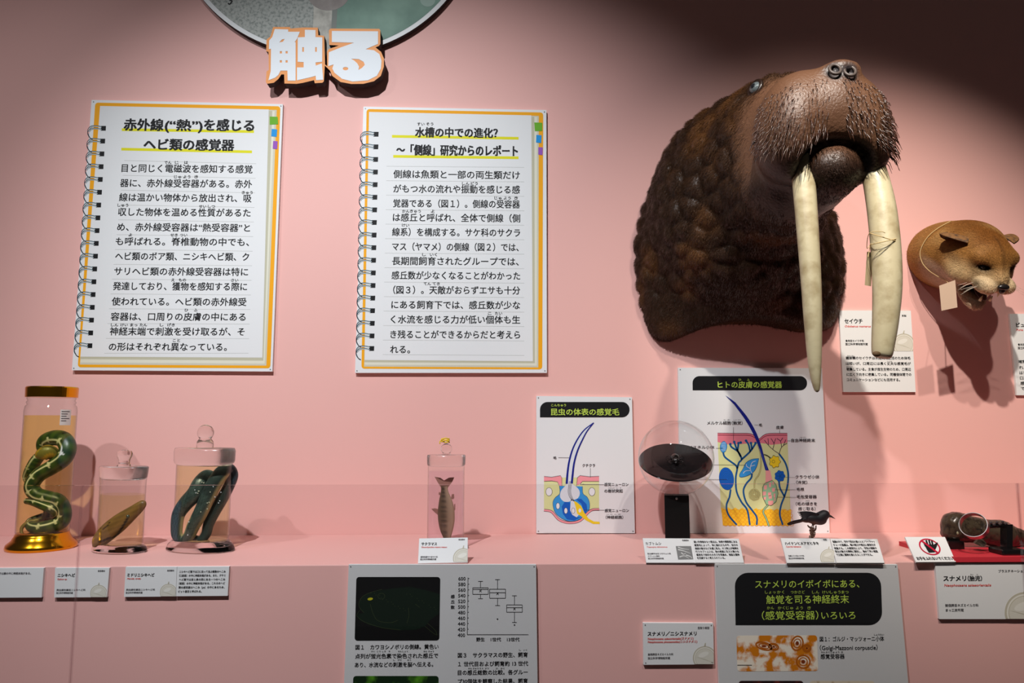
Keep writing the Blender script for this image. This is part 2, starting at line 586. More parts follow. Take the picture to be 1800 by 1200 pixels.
def notebook(label, sheet, corners, cover, page, layers, tabs, hole0, hole1, nh, bars, titles, lines, rules, rubies, em_ruby):
    root = board('notebook_panel', label, 'panel', sheet, corners, 0.012)
    obj('orange_cover', sheet_mb(sheet, rrect(*cover, 12 * sheet.k / 2.3), 0.0004), ORANGE, root)
    mb = MB()
    for k, (q, m) in enumerate(layers): sheet.poly(mb, list(q), 0.0005 + k * 0.0001, m)
    sheet.poly(mb, list(page), 0.0009, 0)
    obj('pages', mb, CREAM, root)
    mb = MB()
    for a, b in rules: sheet.stroke(mb, [a, b], 1.4, 0.00095, smooth=False)
    obj('ruled_lines', mb, ink((176, 176, 172)), root)
    for q, c, nm in tabs:
        obj('index_tab', sheet_mb(sheet, list(q), 0.0013), ink(c), root, label=nm)
    hb, rb = MB(), MB()
    for i in range(nh):
        t = i / (nh - 1)
        x, y = hole0[0] + (hole1[0] - hole0[0]) * t, hole0[1] + (hole1[1] - hole0[1]) * t
        sheet.poly(hb, [(x - 10, y - 9), (x + 10, y - 9), (x + 9, y + 10), (x - 11, y + 10)], 0.0014)
        for dy in (-6, 4):
            sheet.stroke(rb, [(x - 8, y + dy), (x - 30, y + dy - 4), (x - 50, y + dy - 2), (x - 62, y + dy + 10), (x - 63, y + 24 + dy * .5), (x - 54, y + 40), (x - 44, y + 46)], 2.6, 0.0016, 0, 4)
            sheet.stroke(rb, [(x - 8, y + dy + 2.6), (x - 30, y + dy - 1.2), (x - 50, y + dy + 0.6), (x - 59, y + dy + 11)], 2.4, 0.0015, 1, 4)
    obj('punched_holes', hb, BLACK, root)
    obj('spiral_binding', rb, [ink((38, 72, 84)), ink((205, 214, 216))], root)
    mb = MB()
    for a, b in bars: sheet.stroke(mb, [a, b], 11, 0.001, smooth=False)
    obj('highlight_bar', mb, ink((220, 214, 30)), root)
    mb = MB()
    for t, x0, x1, y, em in titles: sheet.text(mb, t, x0, x1, y, em, 0.0014, 0.034)
    obj('title_text', mb, BLACK, root)
    mb = MB()
    for t, x0, x1, y in lines: sheet.text(mb, t, x0, x1, y, 35.5, 0.0014, 0.014)
    for it, y in rubies: sheet.ruby(mb, it, y, em_ruby, lift=0.0014)
    obj('body_text', mb, BLACK, root)


def sheet_mb(sheet, loop, lift): return sheet.poly(MB(), loop, lift)


sA = Sheet(-0.013).z(80, 150, 2.3077)
rules = [((320 - 6.2 * k, 305 + 60.1 * k), (855 - 2.4 * k, 318 + 59.1 * k)) for k in range(14)]
linesA = [('目と同じく電磁波を感知する感覚', 310, 840, 338), ('器に、赤外線受容器がある。赤外', 304, 838, 398), ('線は温かい物体から放出され、吸', 300, 836, 456), ('収した物体を温める性質があるた', 296, 832, 515),
          ('め、赤外線受容器は“熱受容器”と', 292, 830, 576), ('も呼ばれる。脊椎動物の中でも、', 286, 826, 634), ('ヘビ類のボア類、ニシキヘビ類、ク', 284, 826, 694), ('サリヘビ類の赤外線受容器は特に', 280, 822, 755),
          ('発達しており、獲物を感知する際に', 275, 818, 815), ('使われている。ヘビ類の赤外線受', 270, 815, 877), ('容器は、口周りの皮膚の中にある', 266, 812, 938), ('神経末端で刺激を受け取るが、そ', 262, 808, 998), ('の形はそれぞれ異なっている。', 258, 736, 1060)]
rubA = [([('でん', 497), ('じ', 533), ('は', 571)], 313), ([('じゅ', 537), ('よう', 574), ('き', 612)], 371), ([('きゅう', 819)], 435), ([('しゅう', 315)], 486), ([('せい', 638), ('しつ', 674)], 491),
        ([('よ', 345)], 606), ([('せき', 522), ('つい', 561)], 607), ([('え', 518), ('もの', 556)], 789), ([('さい', 768)], 790), ([('ひ', 572), ('ふ', 610)], 911),
        ([('しん', 281), ('けい', 320), ('まっ', 359), ('たん', 398)], 971), ([('し', 472), ('げき', 510)], 971), ([('こと', 532)], 1034)]
notebook('notebook-style panel about infrared sensing in snakes, left of the two notebook panels', sA,
         [(187, 59), (963, 76), (920, 1160), (107, 1155)],
         [(202, 70), (953, 85), (912, 1147), (131, 1143)],
         [(222, 84), (906, 98), (880, 1104), (142, 1100)],
         [([(222, 84), (938, 100), (896, 1136), (140, 1132)], 1), ([(222, 84), (930, 104), (889, 1128), (141, 1124)], 2), ([(222, 84), (920, 104), (884, 1116), (141, 1110)], 3)],
         [([(910, 127), (942, 128), (944, 158), (910, 160)], (104, 170, 40), 'green index tab'), ([(918, 177), (940, 179), (938, 209), (916, 207)], (30, 145, 215), 'blue index tab'), ([(924, 226), (942, 227), (940, 259), (922, 257)], (150, 85, 180), 'purple index tab')],
         (236, 174), (181, 1055), 18, [((310, 180), (846, 188)), ((308, 259), (838, 270))],
         [('赤外線', 320, 478, 160, 52), ('(“熱”)', 486, 637, 162, 50), ('を感じる', 645, 846, 162, 52), ('ヘビ類の感覚器', 400, 765, 241, 50)], linesA, rules, rubA, 14.5)

sB = Sheet(-0.013).z(530, 150, 2.3067)
linesB = [('側線は魚類と一部の両生類だけ', 373, 885, 362), ('がもつ水の流れや振動を感じる感', 373, 885, 421), ('覚器である（図１）。側線の受容器', 372, 885, 480), ('は感丘と呼ばれ、全体で側線（側', 371, 886, 537),
          ('線系）を構成する。サケ科のサクラ', 368, 886, 596), ('マス（ヤマメ）の側線（図２）では、', 368, 880, 655), ('長期間飼育されたグループでは、', 368, 880, 713), ('感丘数が少なくなることがわかった', 366, 886, 771),
          ('（図３）。天敵がおらずエサも十分', 372, 886, 830), ('にある飼育下では、感丘数が少な', 365, 886, 890), ('く水流を感じる力が低い個体も生', 362, 886, 949), ('き残ることができるからだと考えら', 361, 886, 1010), ('れる。', 360, 440, 1070)]
rubB = [([('しん', 666), ('どう', 700)], 398), ([('じゅ', 797), ('よう', 834), ('き', 870)], 457), ([('かん', 423), ('きゅう', 462), ('よ', 532)], 510), ([('けい', 422)], 567), ([('し', 497), ('いく', 535)], 686), ([('てん', 510), ('てき', 546)], 804), ([('こ', 763), ('たい', 799)], 924)]
notebook('notebook-style panel about lateral line evolution in an aquarium, right of the two notebook panels', sB,
         [(251, 86), (993, 100), (995, 1165), (217, 1165)],
         [(264, 96), (980, 110), (976, 1151), (243, 1148)],
         [(274, 108), (932, 122), (938, 1118), (256, 1113)],
         [([(274, 108), (962, 124), (960, 1143), (254, 1140)], 1), ([(274, 108), (955, 128), (954, 1136), (255, 1132)], 2), ([(274, 108), (944, 128), (946, 1126), (255, 1122)], 3)],
         [([(944, 151), (976, 152), (976, 185), (946, 186)], (104, 170, 40), 'green index tab'), ([(952, 201), (973, 203), (972, 234), (951, 232)], (30, 145, 215), 'blue index tab'), ([(960, 251), (978, 252), (977, 283), (960, 281)], (150, 85, 180), 'purple index tab')],
         (303, 198), (285, 1066), 18, [((367, 207), (880, 215)), ((372, 288), (880, 294))],
         [('水槽の中での進化？', 462, 795, 192, 43), ('～「側線」研究からのレポート', 386, 876, 264, 47)], linesB,
         [((345 - 1.2 * k, 328 + 58.7 * k), (903, 333 + 58.6 * k)) for k in range(14)], rubB + [([('すい', 484), ('そう', 520)], 157)], 14.5)

# ================================================================== insect hair poster
LIME = ink((186, 212, 84))
NAVY, SKY, DEEP, SKIN, MEADOW, SUN = ink((22, 32, 130)), ink((56, 148, 216)), ink((20, 92, 190)), ink((236, 150, 158)), ink((214, 218, 156)), ink((236, 204, 40))
LINE = ink((60, 56, 60))
PALE = ink((214, 220, 226))
s = Sheet(-0.012).z(930, 690, 4.8)
root = board('diagram_poster', 'smaller white poster with a blue curved hair diagram, left of the glass globe', 'poster', s, [(62, 27), (868, 38), (893, 1185), (62, 1185)], 0.011)
obj('title_band', s.poly(MB(), rrect((92, 78), (848, 78), (848, 208), (92, 208), 64, (1, 1, 1, 0)), 0.0005), BLACK, root)
mb = MB(); s.text(mb, '昆虫の体表の感覚毛', 185, 760, 162, 62, 0.001, 0.016); s.ruby(mb, [('こん', 211), ('ちゅう', 275)], 105, 24, lift=0.001)
obj('title_text', mb, LIME, root)
mb = MB()
s.poly(mb, [(126, 748), (590, 748), (590, 1000), (126, 1000)], 0.0005, 0)
s.poly(mb, [(126, 1000), (126, 985), (190, 1000), (255, 1070), (340, 1092), (440, 1070), (500, 1000), (540, 978), (592, 978), (592, 1180), (126, 1180)], 0.0006, 6)
s.poly(mb, [(126, 705), (190, 712), (265, 698), (277, 720), (277, 788), (252, 780), (240, 752), (190, 743), (126, 747)], 0.0007, 1)
s.poly(mb, [(590, 704), (510, 708), (430, 698), (407, 716), (400, 782), (430, 770), (450, 747), (590, 747)], 0.0007, 1)
s.poly(mb, [(277, 715), (407, 715), (400, 780), (277, 785)], 0.0006, 0)
blob = smooth_path([(255, 785), (258, 850), (220, 885), (200, 930), (215, 1000), (260, 1050), (330, 1082), (400, 1078), (470, 1040), (505, 990), (510, 930), (490, 880), (455, 850), (450, 790)], 4)
s.poly(mb, [tuple(p) for p in blob], 0.0008, 2)
s.poly(mb, [(275, 960), (300, 920), (345, 925), (348, 1000), (400, 1050), (440, 1048), (380, 1078), (320, 1068), (285, 1020)], 0.0009, 3)
s.poly(mb, [(390, 895), (440, 895), (485, 940), (492, 990), (470, 1025), (460, 990), (440, 935)], 0.0009, 3)
s.poly(mb, [(352, 900), (375, 905), (400, 960), (420, 1030), (400, 1050), (365, 1030), (346, 990)], 0.001, 4)
s.poly(mb, [tuple(p) for p in smooth_path([(335, 752), (300, 790), (268, 830), (262, 880), (290, 915), (330, 920), (370, 905), (410, 890), (428, 850), (415, 810), (370, 772), (352, 752)], 4)], 0.001, 4)
for e in ((168, 835, 25, 33), (530, 835, 25, 33), (243, 955, 14, 25), (310, 995, 13, 23), (372, 995, 12, 22)):
    s.poly(mb, ellipse(e[0], e[1], e[2] + 3, e[3] + 3), 0.0011, 7); s.poly(mb, ellipse(*e), 0.0012, 5)
s.poly(mb, [(375, 908), (405, 925), (440, 955), (465, 1010), (500, 1060), (545, 1085), (595, 1088), (595, 1107), (540, 1106), (480, 1076), (440, 1042), (405, 1020), (392, 960)], 0.0011, 8)
s.poly(mb, ellipse(428, 993, 11, 17), 0.0013, 5)
pink_strip = [(126, 990), (190, 1004), (255, 1072), (340, 1096), (430, 1078), (500, 1008), (540, 986), (592, 984)]
s.stroke(mb, pink_strip, 22, 0.0009, 7); s.stroke(mb, pink_strip, 15, 0.001, 1)
for dx in (-8, 2, 12): s.stroke(mb, [(348 + dx, 745), (338 + dx, 830), (350 + dx, 880), (378 + dx * .4, 915)], 3.5, 0.0012, 7)
for pth in ([(126, 705), (190, 712), (265, 698), (277, 720), (277, 788)], [(590, 704), (510, 708), (430, 698), (407, 716), (400, 782)], [(126, 747), (190, 743), (240, 752), (252, 780)], [(590, 747), (450, 747), (430, 770)]):
    s.stroke(mb, pth, 3, 0.0011, 7, smooth=False)
s.stroke(mb, [tuple(p) for p in blob], 3, 0.0009, 7, smooth=False)
obj('skin_section_print', mb, [MEADOW, SKIN, SKY, DEEP, PALE, ink((228, 230, 232)), WHITE, LINE, SUN], root)
mb = MB()
s.poly(mb, [(545, 253)] + [tuple(p) for p in smooth_path([(470, 312), (415, 385), (370, 475), (340, 580), (325, 680), (317, 768)], 5)] + [tuple(p) for p in smooth_path([(360, 765), (366, 690), (380, 590), (408, 490), (447, 400), (490, 320)], 5)], 0.0011, 1)
s.stroke(mb, [(545, 253), (468, 312), (413, 385), (368, 475), (338, 580), (324, 680), (317, 768)], 8, 0.0013, 0, w1=19)
s.stroke(mb, [(545, 253), (490, 322), (448, 400), (408, 490), (380, 590), (367, 690), (360, 765)], 8, 0.0014, 0, w1=18)
obj('hair_print', mb, [NAVY, PALE], root)
mb = MB()
for t, x0, x1, y, em in (('毛', 204, 231, 549, 27), ('クチクラ', 450, 556, 613, 30), ('感覚ニューロン', 635, 838, 773, 30), ('の樹状突起', 635, 790, 828, 31), ('感覚ニューロン', 638, 842, 993, 30), ('（神経細胞）', 646, 794, 1050, 30)):
    s.text(mb, t, x0, x1, y, em, 0.001, 0.018)
s.ruby(mb, [('じゅ', 678), ('じょう', 706), ('とっ', 742), ('き', 772)], 803, 9); s.ruby(mb, [('しん', 664), ('けい', 696), ('さい', 730), ('ぼう', 762)], 1025, 10)
for a, b in (((247, 547), (336, 548)), ((517, 635), (517, 715)), ((430, 774), (632, 775)), ((462, 988), (635, 990))): s.stroke(mb, [a, b], 2.6, 0.0012, smooth=False)
obj('caption_text', mb, LINE, root)

# ================================================================== human skin poster
s = Sheet(-0.012).z(1230, 690, 4.8)
root = board('diagram_poster', 'larger white poster with a human skin section diagram, behind the globe under the walrus', 'poster', s, [(-182, -211), (1032, -207), (1097, 1185), (-163, 1185)], 0.011)
obj('title_band', s.poly(MB(), rrect((-62, -140), (905, -140), (905, -20), (-60, -20), 58, (1, 1, 1, 0)), 0.0005), BLACK, root)
mb = MB(); s.text(mb, 'ヒトの皮膚の感覚器', 152, 692, -68, 62, 0.001, 0.016); s.ruby(mb, [('ひ', 338), ('ふ', 408)], -110, 22, lift=0.001)
obj('title_text', mb, LIME, root)
mb = MB()
s.poly(mb, [(150, 395), (740, 395), (766, 1010), (180, 1010)], 0.0005, 0)
top = [(150, 341), (300, 343), (420, 345), (470, 368), (500, 388), (540, 358), (590, 344), (738, 343)]
s.poly(mb, [(150, 341), (420, 345), (470, 368), (500, 388), (540, 358), (590, 344), (738, 343), (740, 420), (690, 430), (600, 440), (560, 430), (480, 420), (330, 435), (230, 435), (150, 415)], 0.0006, 1)
fat = [(182, 975)] + [(182 + 58.6 * k + (29 if j else 0), (985 if j else 965) + k * 1.5) for k in range(10) for j in (0, 1)] + [(768, 985), (768, 1120), (195, 1120)]
s.poly(mb, fat, 0.0007, 2)
for x in range(205, 765, 37):
    for y in range(1000, 1110, 36): s.stroke(mb, ellipse(x + (y % 5) * 5, y, 17, 15, 12) + [(x + 17 + (y % 5) * 5, y)], 4, 0.0008, 3, smooth=False)
s.stroke(mb, top, 5, 0.0008, 4); s.stroke(mb, [(x, y + 16) for x, y in top], 5, 0.0008, 4)
obj('skin_section_print', mb, [MEADOW, ink((222, 124, 138)), ink((246, 196, 44)), ink((232, 160, 40)), ink((130, 40, 60))], root)
mb = MB()
for pth in ([(195, 495), (210, 540), (260, 580), (300, 610), (315, 640), (303, 720), (310, 830), (350, 920), (400, 990), (422, 1115)],
            [(315, 640), (330, 590), (352, 560), (325, 500), (270, 460), (255, 437)], [(345, 540), (310, 470), (290, 415)], [(318, 490), (326, 430)],
            [(350, 565), (425, 495), (472, 425)], [(425, 500), (412, 440), (390, 405)], [(440, 480), (432, 428)],
            [(440, 680), (432, 720), (390, 770), (368, 830), (390, 920), (440, 990), (480, 1050), (480, 1115)],
            [(260, 815), (250, 880), (225, 950), (242, 1030), (312, 1115)],
            [(668, 515), (720, 590), (745, 680), (740, 780), (715, 870), (685, 950), (675, 1030), (700, 1115)], [(668, 750), (675, 800), (700, 850), (714, 876)]):
    s.stroke(mb, pth, 15, 0.0009, 0)
for x, y in ((257, 434), (290, 415), (326, 425), (345, 420), (390, 405), (431, 425), (470, 424)): s.poly(mb, ellipse(x, y, 11, 11, 14), 0.001, 0)
for pth in ([(668, 515), (620, 482), (580, 445), (545, 400)], [(615, 478), (625, 430), (600, 385)], [(625, 430), (640, 385)], [(580, 445), (575, 385)], [(668, 515), (690, 460), (735, 425)], [(690, 460), (680, 410), (650, 385)], [(680, 410), (700, 380)], [(705, 445), (725, 395)]):
    s.stroke(mb, pth, 5, 0.001, 1)
lump = lambda cx, cy, r, k, am: [(cx + r * (1 + am * math.cos(k * t)) * math.cos(t), cy + r * 1.1 * (1 + am * math.cos(k * t)) * math.sin(t)) for t in np.linspace(0, 2 * math.pi, 60, endpoint=False)]
for cx, cy, rx, ry, m, rt in ((225, 725, 60, 93, 3, -8), (200, 457, 27, 46, 2, 5)):
    s.poly(mb, ellipse(cx, cy, rx + 3, ry + 3, rot=rt), 0.0011, 0); s.poly(mb, ellipse(cx, cy, rx, ry, rot=rt), 0.0012, m)
for k in range(1, 6): s.stroke(mb, ellipse(225 + k, 725, 60 - 10 * k, 93 - 15 * k, 30, -8) + [ellipse(225 + k, 725, 60 - 10 * k, 93 - 15 * k, 30, -8)[0]], 3, 0.0013, 0, smooth=False)
for k in range(-3, 4): s.stroke(mb, [(180, 457 + k * 11), (220, 452 + k * 11)], 2.5, 0.0013, 5, smooth=False)
leaf = smooth_path([(497, 555), (440, 562), (390, 590), (365, 640), (335, 690), (345, 712), (400, 700), (450, 670), (480, 620), (497, 555)], 4)
s.poly(mb, [tuple(p) for p in leaf[:-1]], 0.0012, 2); s.stroke(mb, [tuple(p) for p in leaf], 4, 0.0013, 0, smooth=False)
for pth in ([(440, 680), (425, 640), (440, 590), (470, 575)], [(425, 640), (395, 620), (392, 600)], [(430, 620), (465, 610)], [(432, 655), (385, 660), (365, 680)]): s.stroke(mb, pth, 5, 0.0014, 5)
s.poly(mb, lump(675, 703, 43, 7, .08), 0.0011, 0); s.poly(mb, lump(675, 703, 39, 7, .08), 0.0012, 3)
for k in range(5): s.stroke(mb, ellipse(675 + 17 * math.cos(k * 1.257), 703 + 18 * math.sin(k * 1.257), 13, 14, 14) + [(688 + 17 * math.cos(k * 1.257), 703 + 18 * math.sin(k * 1.257))], 3, 0.0013, 0, smooth=False)
s.stroke(mb, [(540, 520), (575, 535), (605, 560)], 10, 0.001, 4); s.poly(mb, lump(632, 582, 46, 7, .12), 0.0011, 4); s.poly(mb, lump(632, 582, 42, 7, .12), 0.0012, 6)
s.stroke(mb, ellipse(620, 580, 12, 12, 16) + [(632, 580)], 3, 0.0013, 4, smooth=False)
s.stroke(mb, [(490, 440), (512, 520), (515, 620), (498, 690), (465, 740), (460, 805)], 11, 0.0009, 4); s.stroke(mb, [(490, 440), (512, 520), (515, 620), (498, 690), (465, 740), (460, 805)], 6, 0.001, 7)
for k in range(7):
    e = ellipse(460 + 16 * math.cos(k * .9), 858 + 18 * math.sin(k * .9), 32, 26, 22, k * 40); e.append(e[0])
    s.stroke(mb, e, 8, 0.0011 + k * 4e-5, 4, smooth=False); s.stroke(mb, e, 4.5, 0.00112 + k * 4e-5, 7, smooth=False)
s.stroke(mb, [(580, 940), (535, 1000), (560, 1060), (584, 1125)], 16, 0.001, 4); s.stroke(mb, [(580, 940), (535, 1000), (560, 1060), (584, 1125)], 10, 0.0011, 8)
s.poly(mb, [(555, 655), (592, 652), (612, 738), (553, 770)], 0.0012, 9)
s.poly(mb, [(545, 765), (610, 738), (640, 770), (660, 850), (642, 920), (600, 952), (560, 942), (530, 880), (528, 800)], 0.0013, 8)
for x, y, w, h in ((540, 782, 26, 32), (582, 760, 20, 34), (612, 752, 12, 24), (530, 835, 28, 30), (575, 842, 26, 28), (608, 805, 26, 28), (538, 880, 20, 22), (580, 868, 28, 24), (622, 852, 14, 30), (576, 912, 44, 34), (628, 890, 10, 22)):
    s.poly(mb, [(x, y), (x + w, y - 4), (x + w - 2, y + h), (x + 2, y + h + 3)], 0.0014, 9)
for e in ([(545, 765), (610, 738), (640, 770), (660, 850), (642, 920), (600, 952), (560, 942), (530, 880), (528, 800), (545, 765)],): s.stroke(mb, e, 4, 0.0015, 4, smooth=False)
obj('nerve_print', mb, [ink((20, 84, 140)), ink((70, 40, 66)), SKY, DEEP, ink((70, 74, 50)), PALE, SUN, ink((216, 210, 140)), ink((150, 190, 150)), ink((238, 164, 160))], root)
mb = MB()
s.poly(mb, [(213, 20)] + [tuple(p) for p in smooth_path([(300, 82), (400, 205), (470, 325), (515, 440), (548, 560), (582, 655)], 5)] + [tuple(p) for p in smooth_path([(553, 655), (520, 540), (492, 450), (448, 345), (378, 222), (288, 98)], 5)], 0.0016, 0)
s.stroke(mb, [(505, 470), (540, 570), (566, 650)], 5, 0.0018, 1)
obj('hair_print', mb, [NAVY, ink((60, 84, 180))], root)
mb = MB()
for t, x0, x1, y, em in (('メルケル細胞', 62, 262, 255, 32), ('（触覚）', 270, 360, 255, 32), ('毛', 498, 526, 273, 28), ('皮膚', 643, 706, 292, 31), ('自由神経終末', 771, 972, 402, 33), ('マイスネル小体', -130, 122, 460, 30), ('クラウゼ小体', 806, 1008, 710, 33),
                       ('（冷覚）', 812, 906, 756, 31), ('毛根', 816, 880, 815, 31), ('毛包受容器', 818, 985, 878, 33), ('（毛の傾きを', 809, 989, 937, 32), ('感じ取る）', 830, 976, 979, 32)):
    s.text(mb, t, x0, x1, y, em, 0.001, 0.018)
s.ruby(mb, [('さい', 212), ('ぼう', 244), ('しょっ', 300), ('かく', 334)], 229, 10); s.ruby(mb, [('しん', 855), ('けい', 885)], 376, 11); s.ruby(mb, [('かたむ', 910)], 911, 11)
for a, b in (((282, 290), (282, 405)), ((458, 272), (492, 272)), ((672, 315), (672, 345)), ((735, 405), (765, 405)), ((135, 467), (195, 468)), ((-60, 606), (385, 610)), ((-60, 729), (230, 732)), ((715, 713), (803, 715)), ((635, 817), (808, 819)), ((655, 880), (812, 882))): s.stroke(mb, [a, b], 2.4, 0.0019, smooth=False)
obj('caption_text', mb, LINE, root)

# ================================================================== captions on the wall
CAPTION = mat('caption_board', (228, 228, 226), 0.5, 0.25)
REDTX = ink((214, 70, 62))


def caption(label, s, corners, name=None, red=None, small=(), kindword=None, comp=None, body=(), ruby=(), extra=None, thick=0.008, cat='label', nm='specimen_caption', bold=0.03, group=None, pins=False, namecol=BLACK):
    root = board(nm, label, cat, s, corners, thick, group, pins=pins, front=CAPTION)
    if name:
        mb = MB()
        for it in (name if isinstance(name, list) else [name]): s.text(mb, *it, bold=bold)
        obj('name_text', mb, namecol, root)
    if red:
        mb = MB()
        for it in red: s.text(mb, *it, bold=0.02, slant=0.2)
        obj('latin_text', mb, REDTX, root)
    mb = MB()
    for it in list(small) + ([kindword] if kindword else []): s.text(mb, *it, bold=0.015)
    for it in body: s.text(mb, *it, bold=0.022)
    for it in ruby: s.ruby(mb, *it)
    if mb.n: obj('small_text' if not body else 'body_text', mb, LINE if not body else BLACK, root)
    if comp: compass(s, *comp, root)
    return root


s = Sheet(-0.009).z(1460, 530, 6.6667)
caption('white walrus caption card partly covered by the right tusk tip', s, [(100, 103), (940, 105), (998, 1058), (150, 1058)], ('セイウチ', 163, 372, 228, 62), [('Odobenus rosmarus', 167, 470, 287, 34)],
        [('食肉目セイウチ科', 173, 390, 459, 30), ('国立科学博物館所蔵', 174, 435, 498, 30)], ('剥製', 835, 886, 165, 26), (855, 505, 132, (0, 0, 966, 580)),
        [('鰭脚類のセイウチは水陸両用生活のため体毛', 178, 935, 660, 38), ('は短いが、口周辺には長く丈夫な感覚毛が', 180, 938, 725, 38), ('密集している。主食が底生生物のため、口周辺', 186, 940, 792, 38), ('に広く下向きに密集している。同種個体間での', 188, 945, 853, 38), ('コミュニケーションなどにも活用する。', 190, 812, 915, 38)],
        [([('ききゃくるい', 235)], 634, 14), ([('じょうぶ', 690)], 700, 14), ([('みっしゅう', 222)], 763, 14)])
s = Sheet(-0.009).z(1740, 540, 7.06)
caption('white puma caption card at the right edge of the photo below the puma head', s, [(245, 80), (1190, 82), (1300, 1090), (335, 1090)], ('ピューマ', 325, 545, 218, 60), [('Puma concolor', 330, 560, 278, 36)],
        [('食肉目ネコ科', 345, 520, 462, 32), ('国立科学博物館所蔵', 347, 620, 505, 32)], None, None,
        [('哺乳類の顔にあるヒゲは感覚毛と呼ば', 355, 1140, 675, 44), ('れる。', 362, 490, 745, 44), ('はヒゲを使って周りを感じる。', 366, 1000, 812, 44), ('口周りのほか、目の上にもある。', 372, 1050, 876, 44), ('感覚毛。', 378, 560, 942, 44), ('で', 384, 428, 1006, 44)])
# ------------------------------------------------------------------ captions on the face of the ledge
FY = YF - 0.0075
GOV = [('爬虫綱有鱗目ニシキヘビ科', '国立科学博物館所蔵')]
s = Sheet(FY).z(0, 940, 4.2857)
caption('white caption card cut off at the left edge, under the gold-capped jar', s, [(-330, 252), (330, 248), (313, 470), (-350, 474)], None, None, [('では鱗の中に神経末端がある。', -6, 234, 288, 19)])
caption('short python caption card under the middle snake jar, crossed by the pane joint', s, [(415, 248), (824, 248), (806, 468), (408, 470)], ('ニシキヘビ', 436, 565, 302, 29), [('Python sp.', 436, 508, 331, 17)],
        [('爬虫綱有鱗目ニシキヘビ科', 427, 644, 413, 17), ('国立科学博物館所蔵', 425, 550, 435, 16)], ('液浸標本', 738, 792, 270, 15), (745, 440, 65, (0, 0, 804, 467)))
caption('green python caption card left of its text card on the ledge face', s, [(947, 241), (1333, 240), (1324, 463), (934, 466)], ('ミドリニシキヘビ', 960, 1163, 300, 29), [('Morelia viridis', 960, 1062, 327, 17)],
        [('爬虫綱有鱗目ニシキヘビ科', 951, 1168, 411, 17), ('国立科学博物館所蔵', 949, 1074, 433, 16)], ('液浸標本', 1260, 1313, 267, 15), (1270, 432, 65, (0, 0, 1325, 461)))
caption('text card with six lines about python heat pits under the right snake jar', s, [(1335, 240), (1727, 238), (1715, 458), (1326, 461)], None, None, [], None, None,
        [('ニシキヘビ類では口に沿って並ぶ複数のへこみ', 1352, 1700, 275, 19), ('（口唇窩）の中に神経末端がある。また、クサリ', 1350, 1698, 304, 19), ('ヘビ類では目と鼻の間にある一つのへこみ', 1350, 1697, 334, 19), ('（頬窩）の中に神経末端がある。これらのヘビ', 1348, 1695, 363, 19), ('類の感覚器はへこみ（pit）の中にあるため、', 1346, 1692, 393, 19), ('ピット器官と呼ばれる。', 1344, 1520, 424, 19)])
s = Sheet(FY).z(1100, 920, 3.6)
caption('small finless porpoise caption card on the ledge face beside the big green-titled board', s, [(110, 628), (553, 630), (558, 890), (113, 893)], ('スナメリ／ニシスナメリ', 138, 447, 695, 30), [('Neophocaena asiaeorientalis(スナメリ)', 140, 428, 726, 19), ('Neophocaena phocaenoides(ニシスナメリ)', 140, 452, 746, 19)],
        [('鯨偶蹄目ネズミイルカ科', 140, 300, 826, 16), ('国立科学博物館所蔵', 140, 280, 850, 16)], ('型取り模型', 455, 528, 659, 16), (500, 850, 76, (0, 0, 556, 888)), pins=True)
s = Sheet(FY).z(1620, 880, 5.4545)
caption('large grey-white porpoise fetus caption card at the right on the ledge face', s, [(130, 598), (1250, 598), (1330, 1133), (172, 1133)], [('スナメリ', 208, 425, 742, 58), ('（胎児）', 441, 577, 742, 52)], [('Neophocaena asiaeorientalis', 218, 665, 806, 34)],
        [('鯨偶蹄目ネズミイルカ科', 225, 543, 1000, 30), ('まっ工房所蔵', 230, 402, 1046, 30)], ('プラスチネーション', 735, 1000, 672, 30), (990, 1068, 195, (0, 0, 1290, 1130)), ruby=[([('たい', 480), ('じ', 533)], 704, 14)])

# ------------------------------------------------------------------ fish board on the ledge face
GREYB = mat('grey_white_board', (206, 205, 203), 0.45, 0.25)
BY = YF - 0.0095
s = Sheet(BY).z(600, 940, 4.6167)
root = board('information_board', 'grey-white board with a dark fish photo and box plot, below the salmon card', 'board', s, [(60, 240), (1580, 240), (1600, 1760), (0, 1760)], 0.009, front=GREYB)
obj('photo_print', s.poly(MB(), rrect((122, 340), (803, 340), (795, 855), (108, 857), 24), 0.0004), ink((12, 12, 12)), root)
mb = MB()
fish = [(145, 640), (130, 650), (150, 690), (230, 730), (330, 755), (480, 770), (600, 768), (680, 740), (720, 690), (790, 640), (800, 480), (700, 450), (560, 420), (440, 430), (330, 445), (230, 470), (170, 500), (145, 545), (155, 600), (185, 630)]
s.poly(mb, fish, 0.0006, 0)
for pth in ([(185, 630), (150, 590), (145, 545), (175, 497), (240, 465), (330, 440)], [(150, 610), (130, 640), (130, 660), (190, 705), (330, 750), (480, 770)], [(235, 560), (260, 640), (300, 695), (400, 710), (460, 690)], [(545, 590), (548, 660), (532, 715)], [(680, 740), (740, 790), (775, 812)], [(700, 715), (760, 770), (778, 810)], [(600, 560), (635, 585)]):
    s.stroke(mb, pth, 3, 0.0008, 1)
s.stroke(mb, ellipse(325, 495, 28, 24, 24) + [(353, 495)], 3, 0.0008, 1, smooth=False)
for k in range(26): s.poly(mb, ellipse(240 + (k * 97) % 540, 470 + (k * 53) % 150, 3, 3, 8), 0.0009, 1)
s.poly(mb, ellipse(235, 518, 22, 11, 20, -8), 0.0009, 2)
obj('fish_print', mb, [ink((14, 28, 18)), ink((52, 62, 36)), ink((176, 170, 30))], root)
mb = MB()
s.poly(mb, rrect((97, 1143), (790, 1143), (782, 1640), (80, 1640), 24), 0.0004, 0)
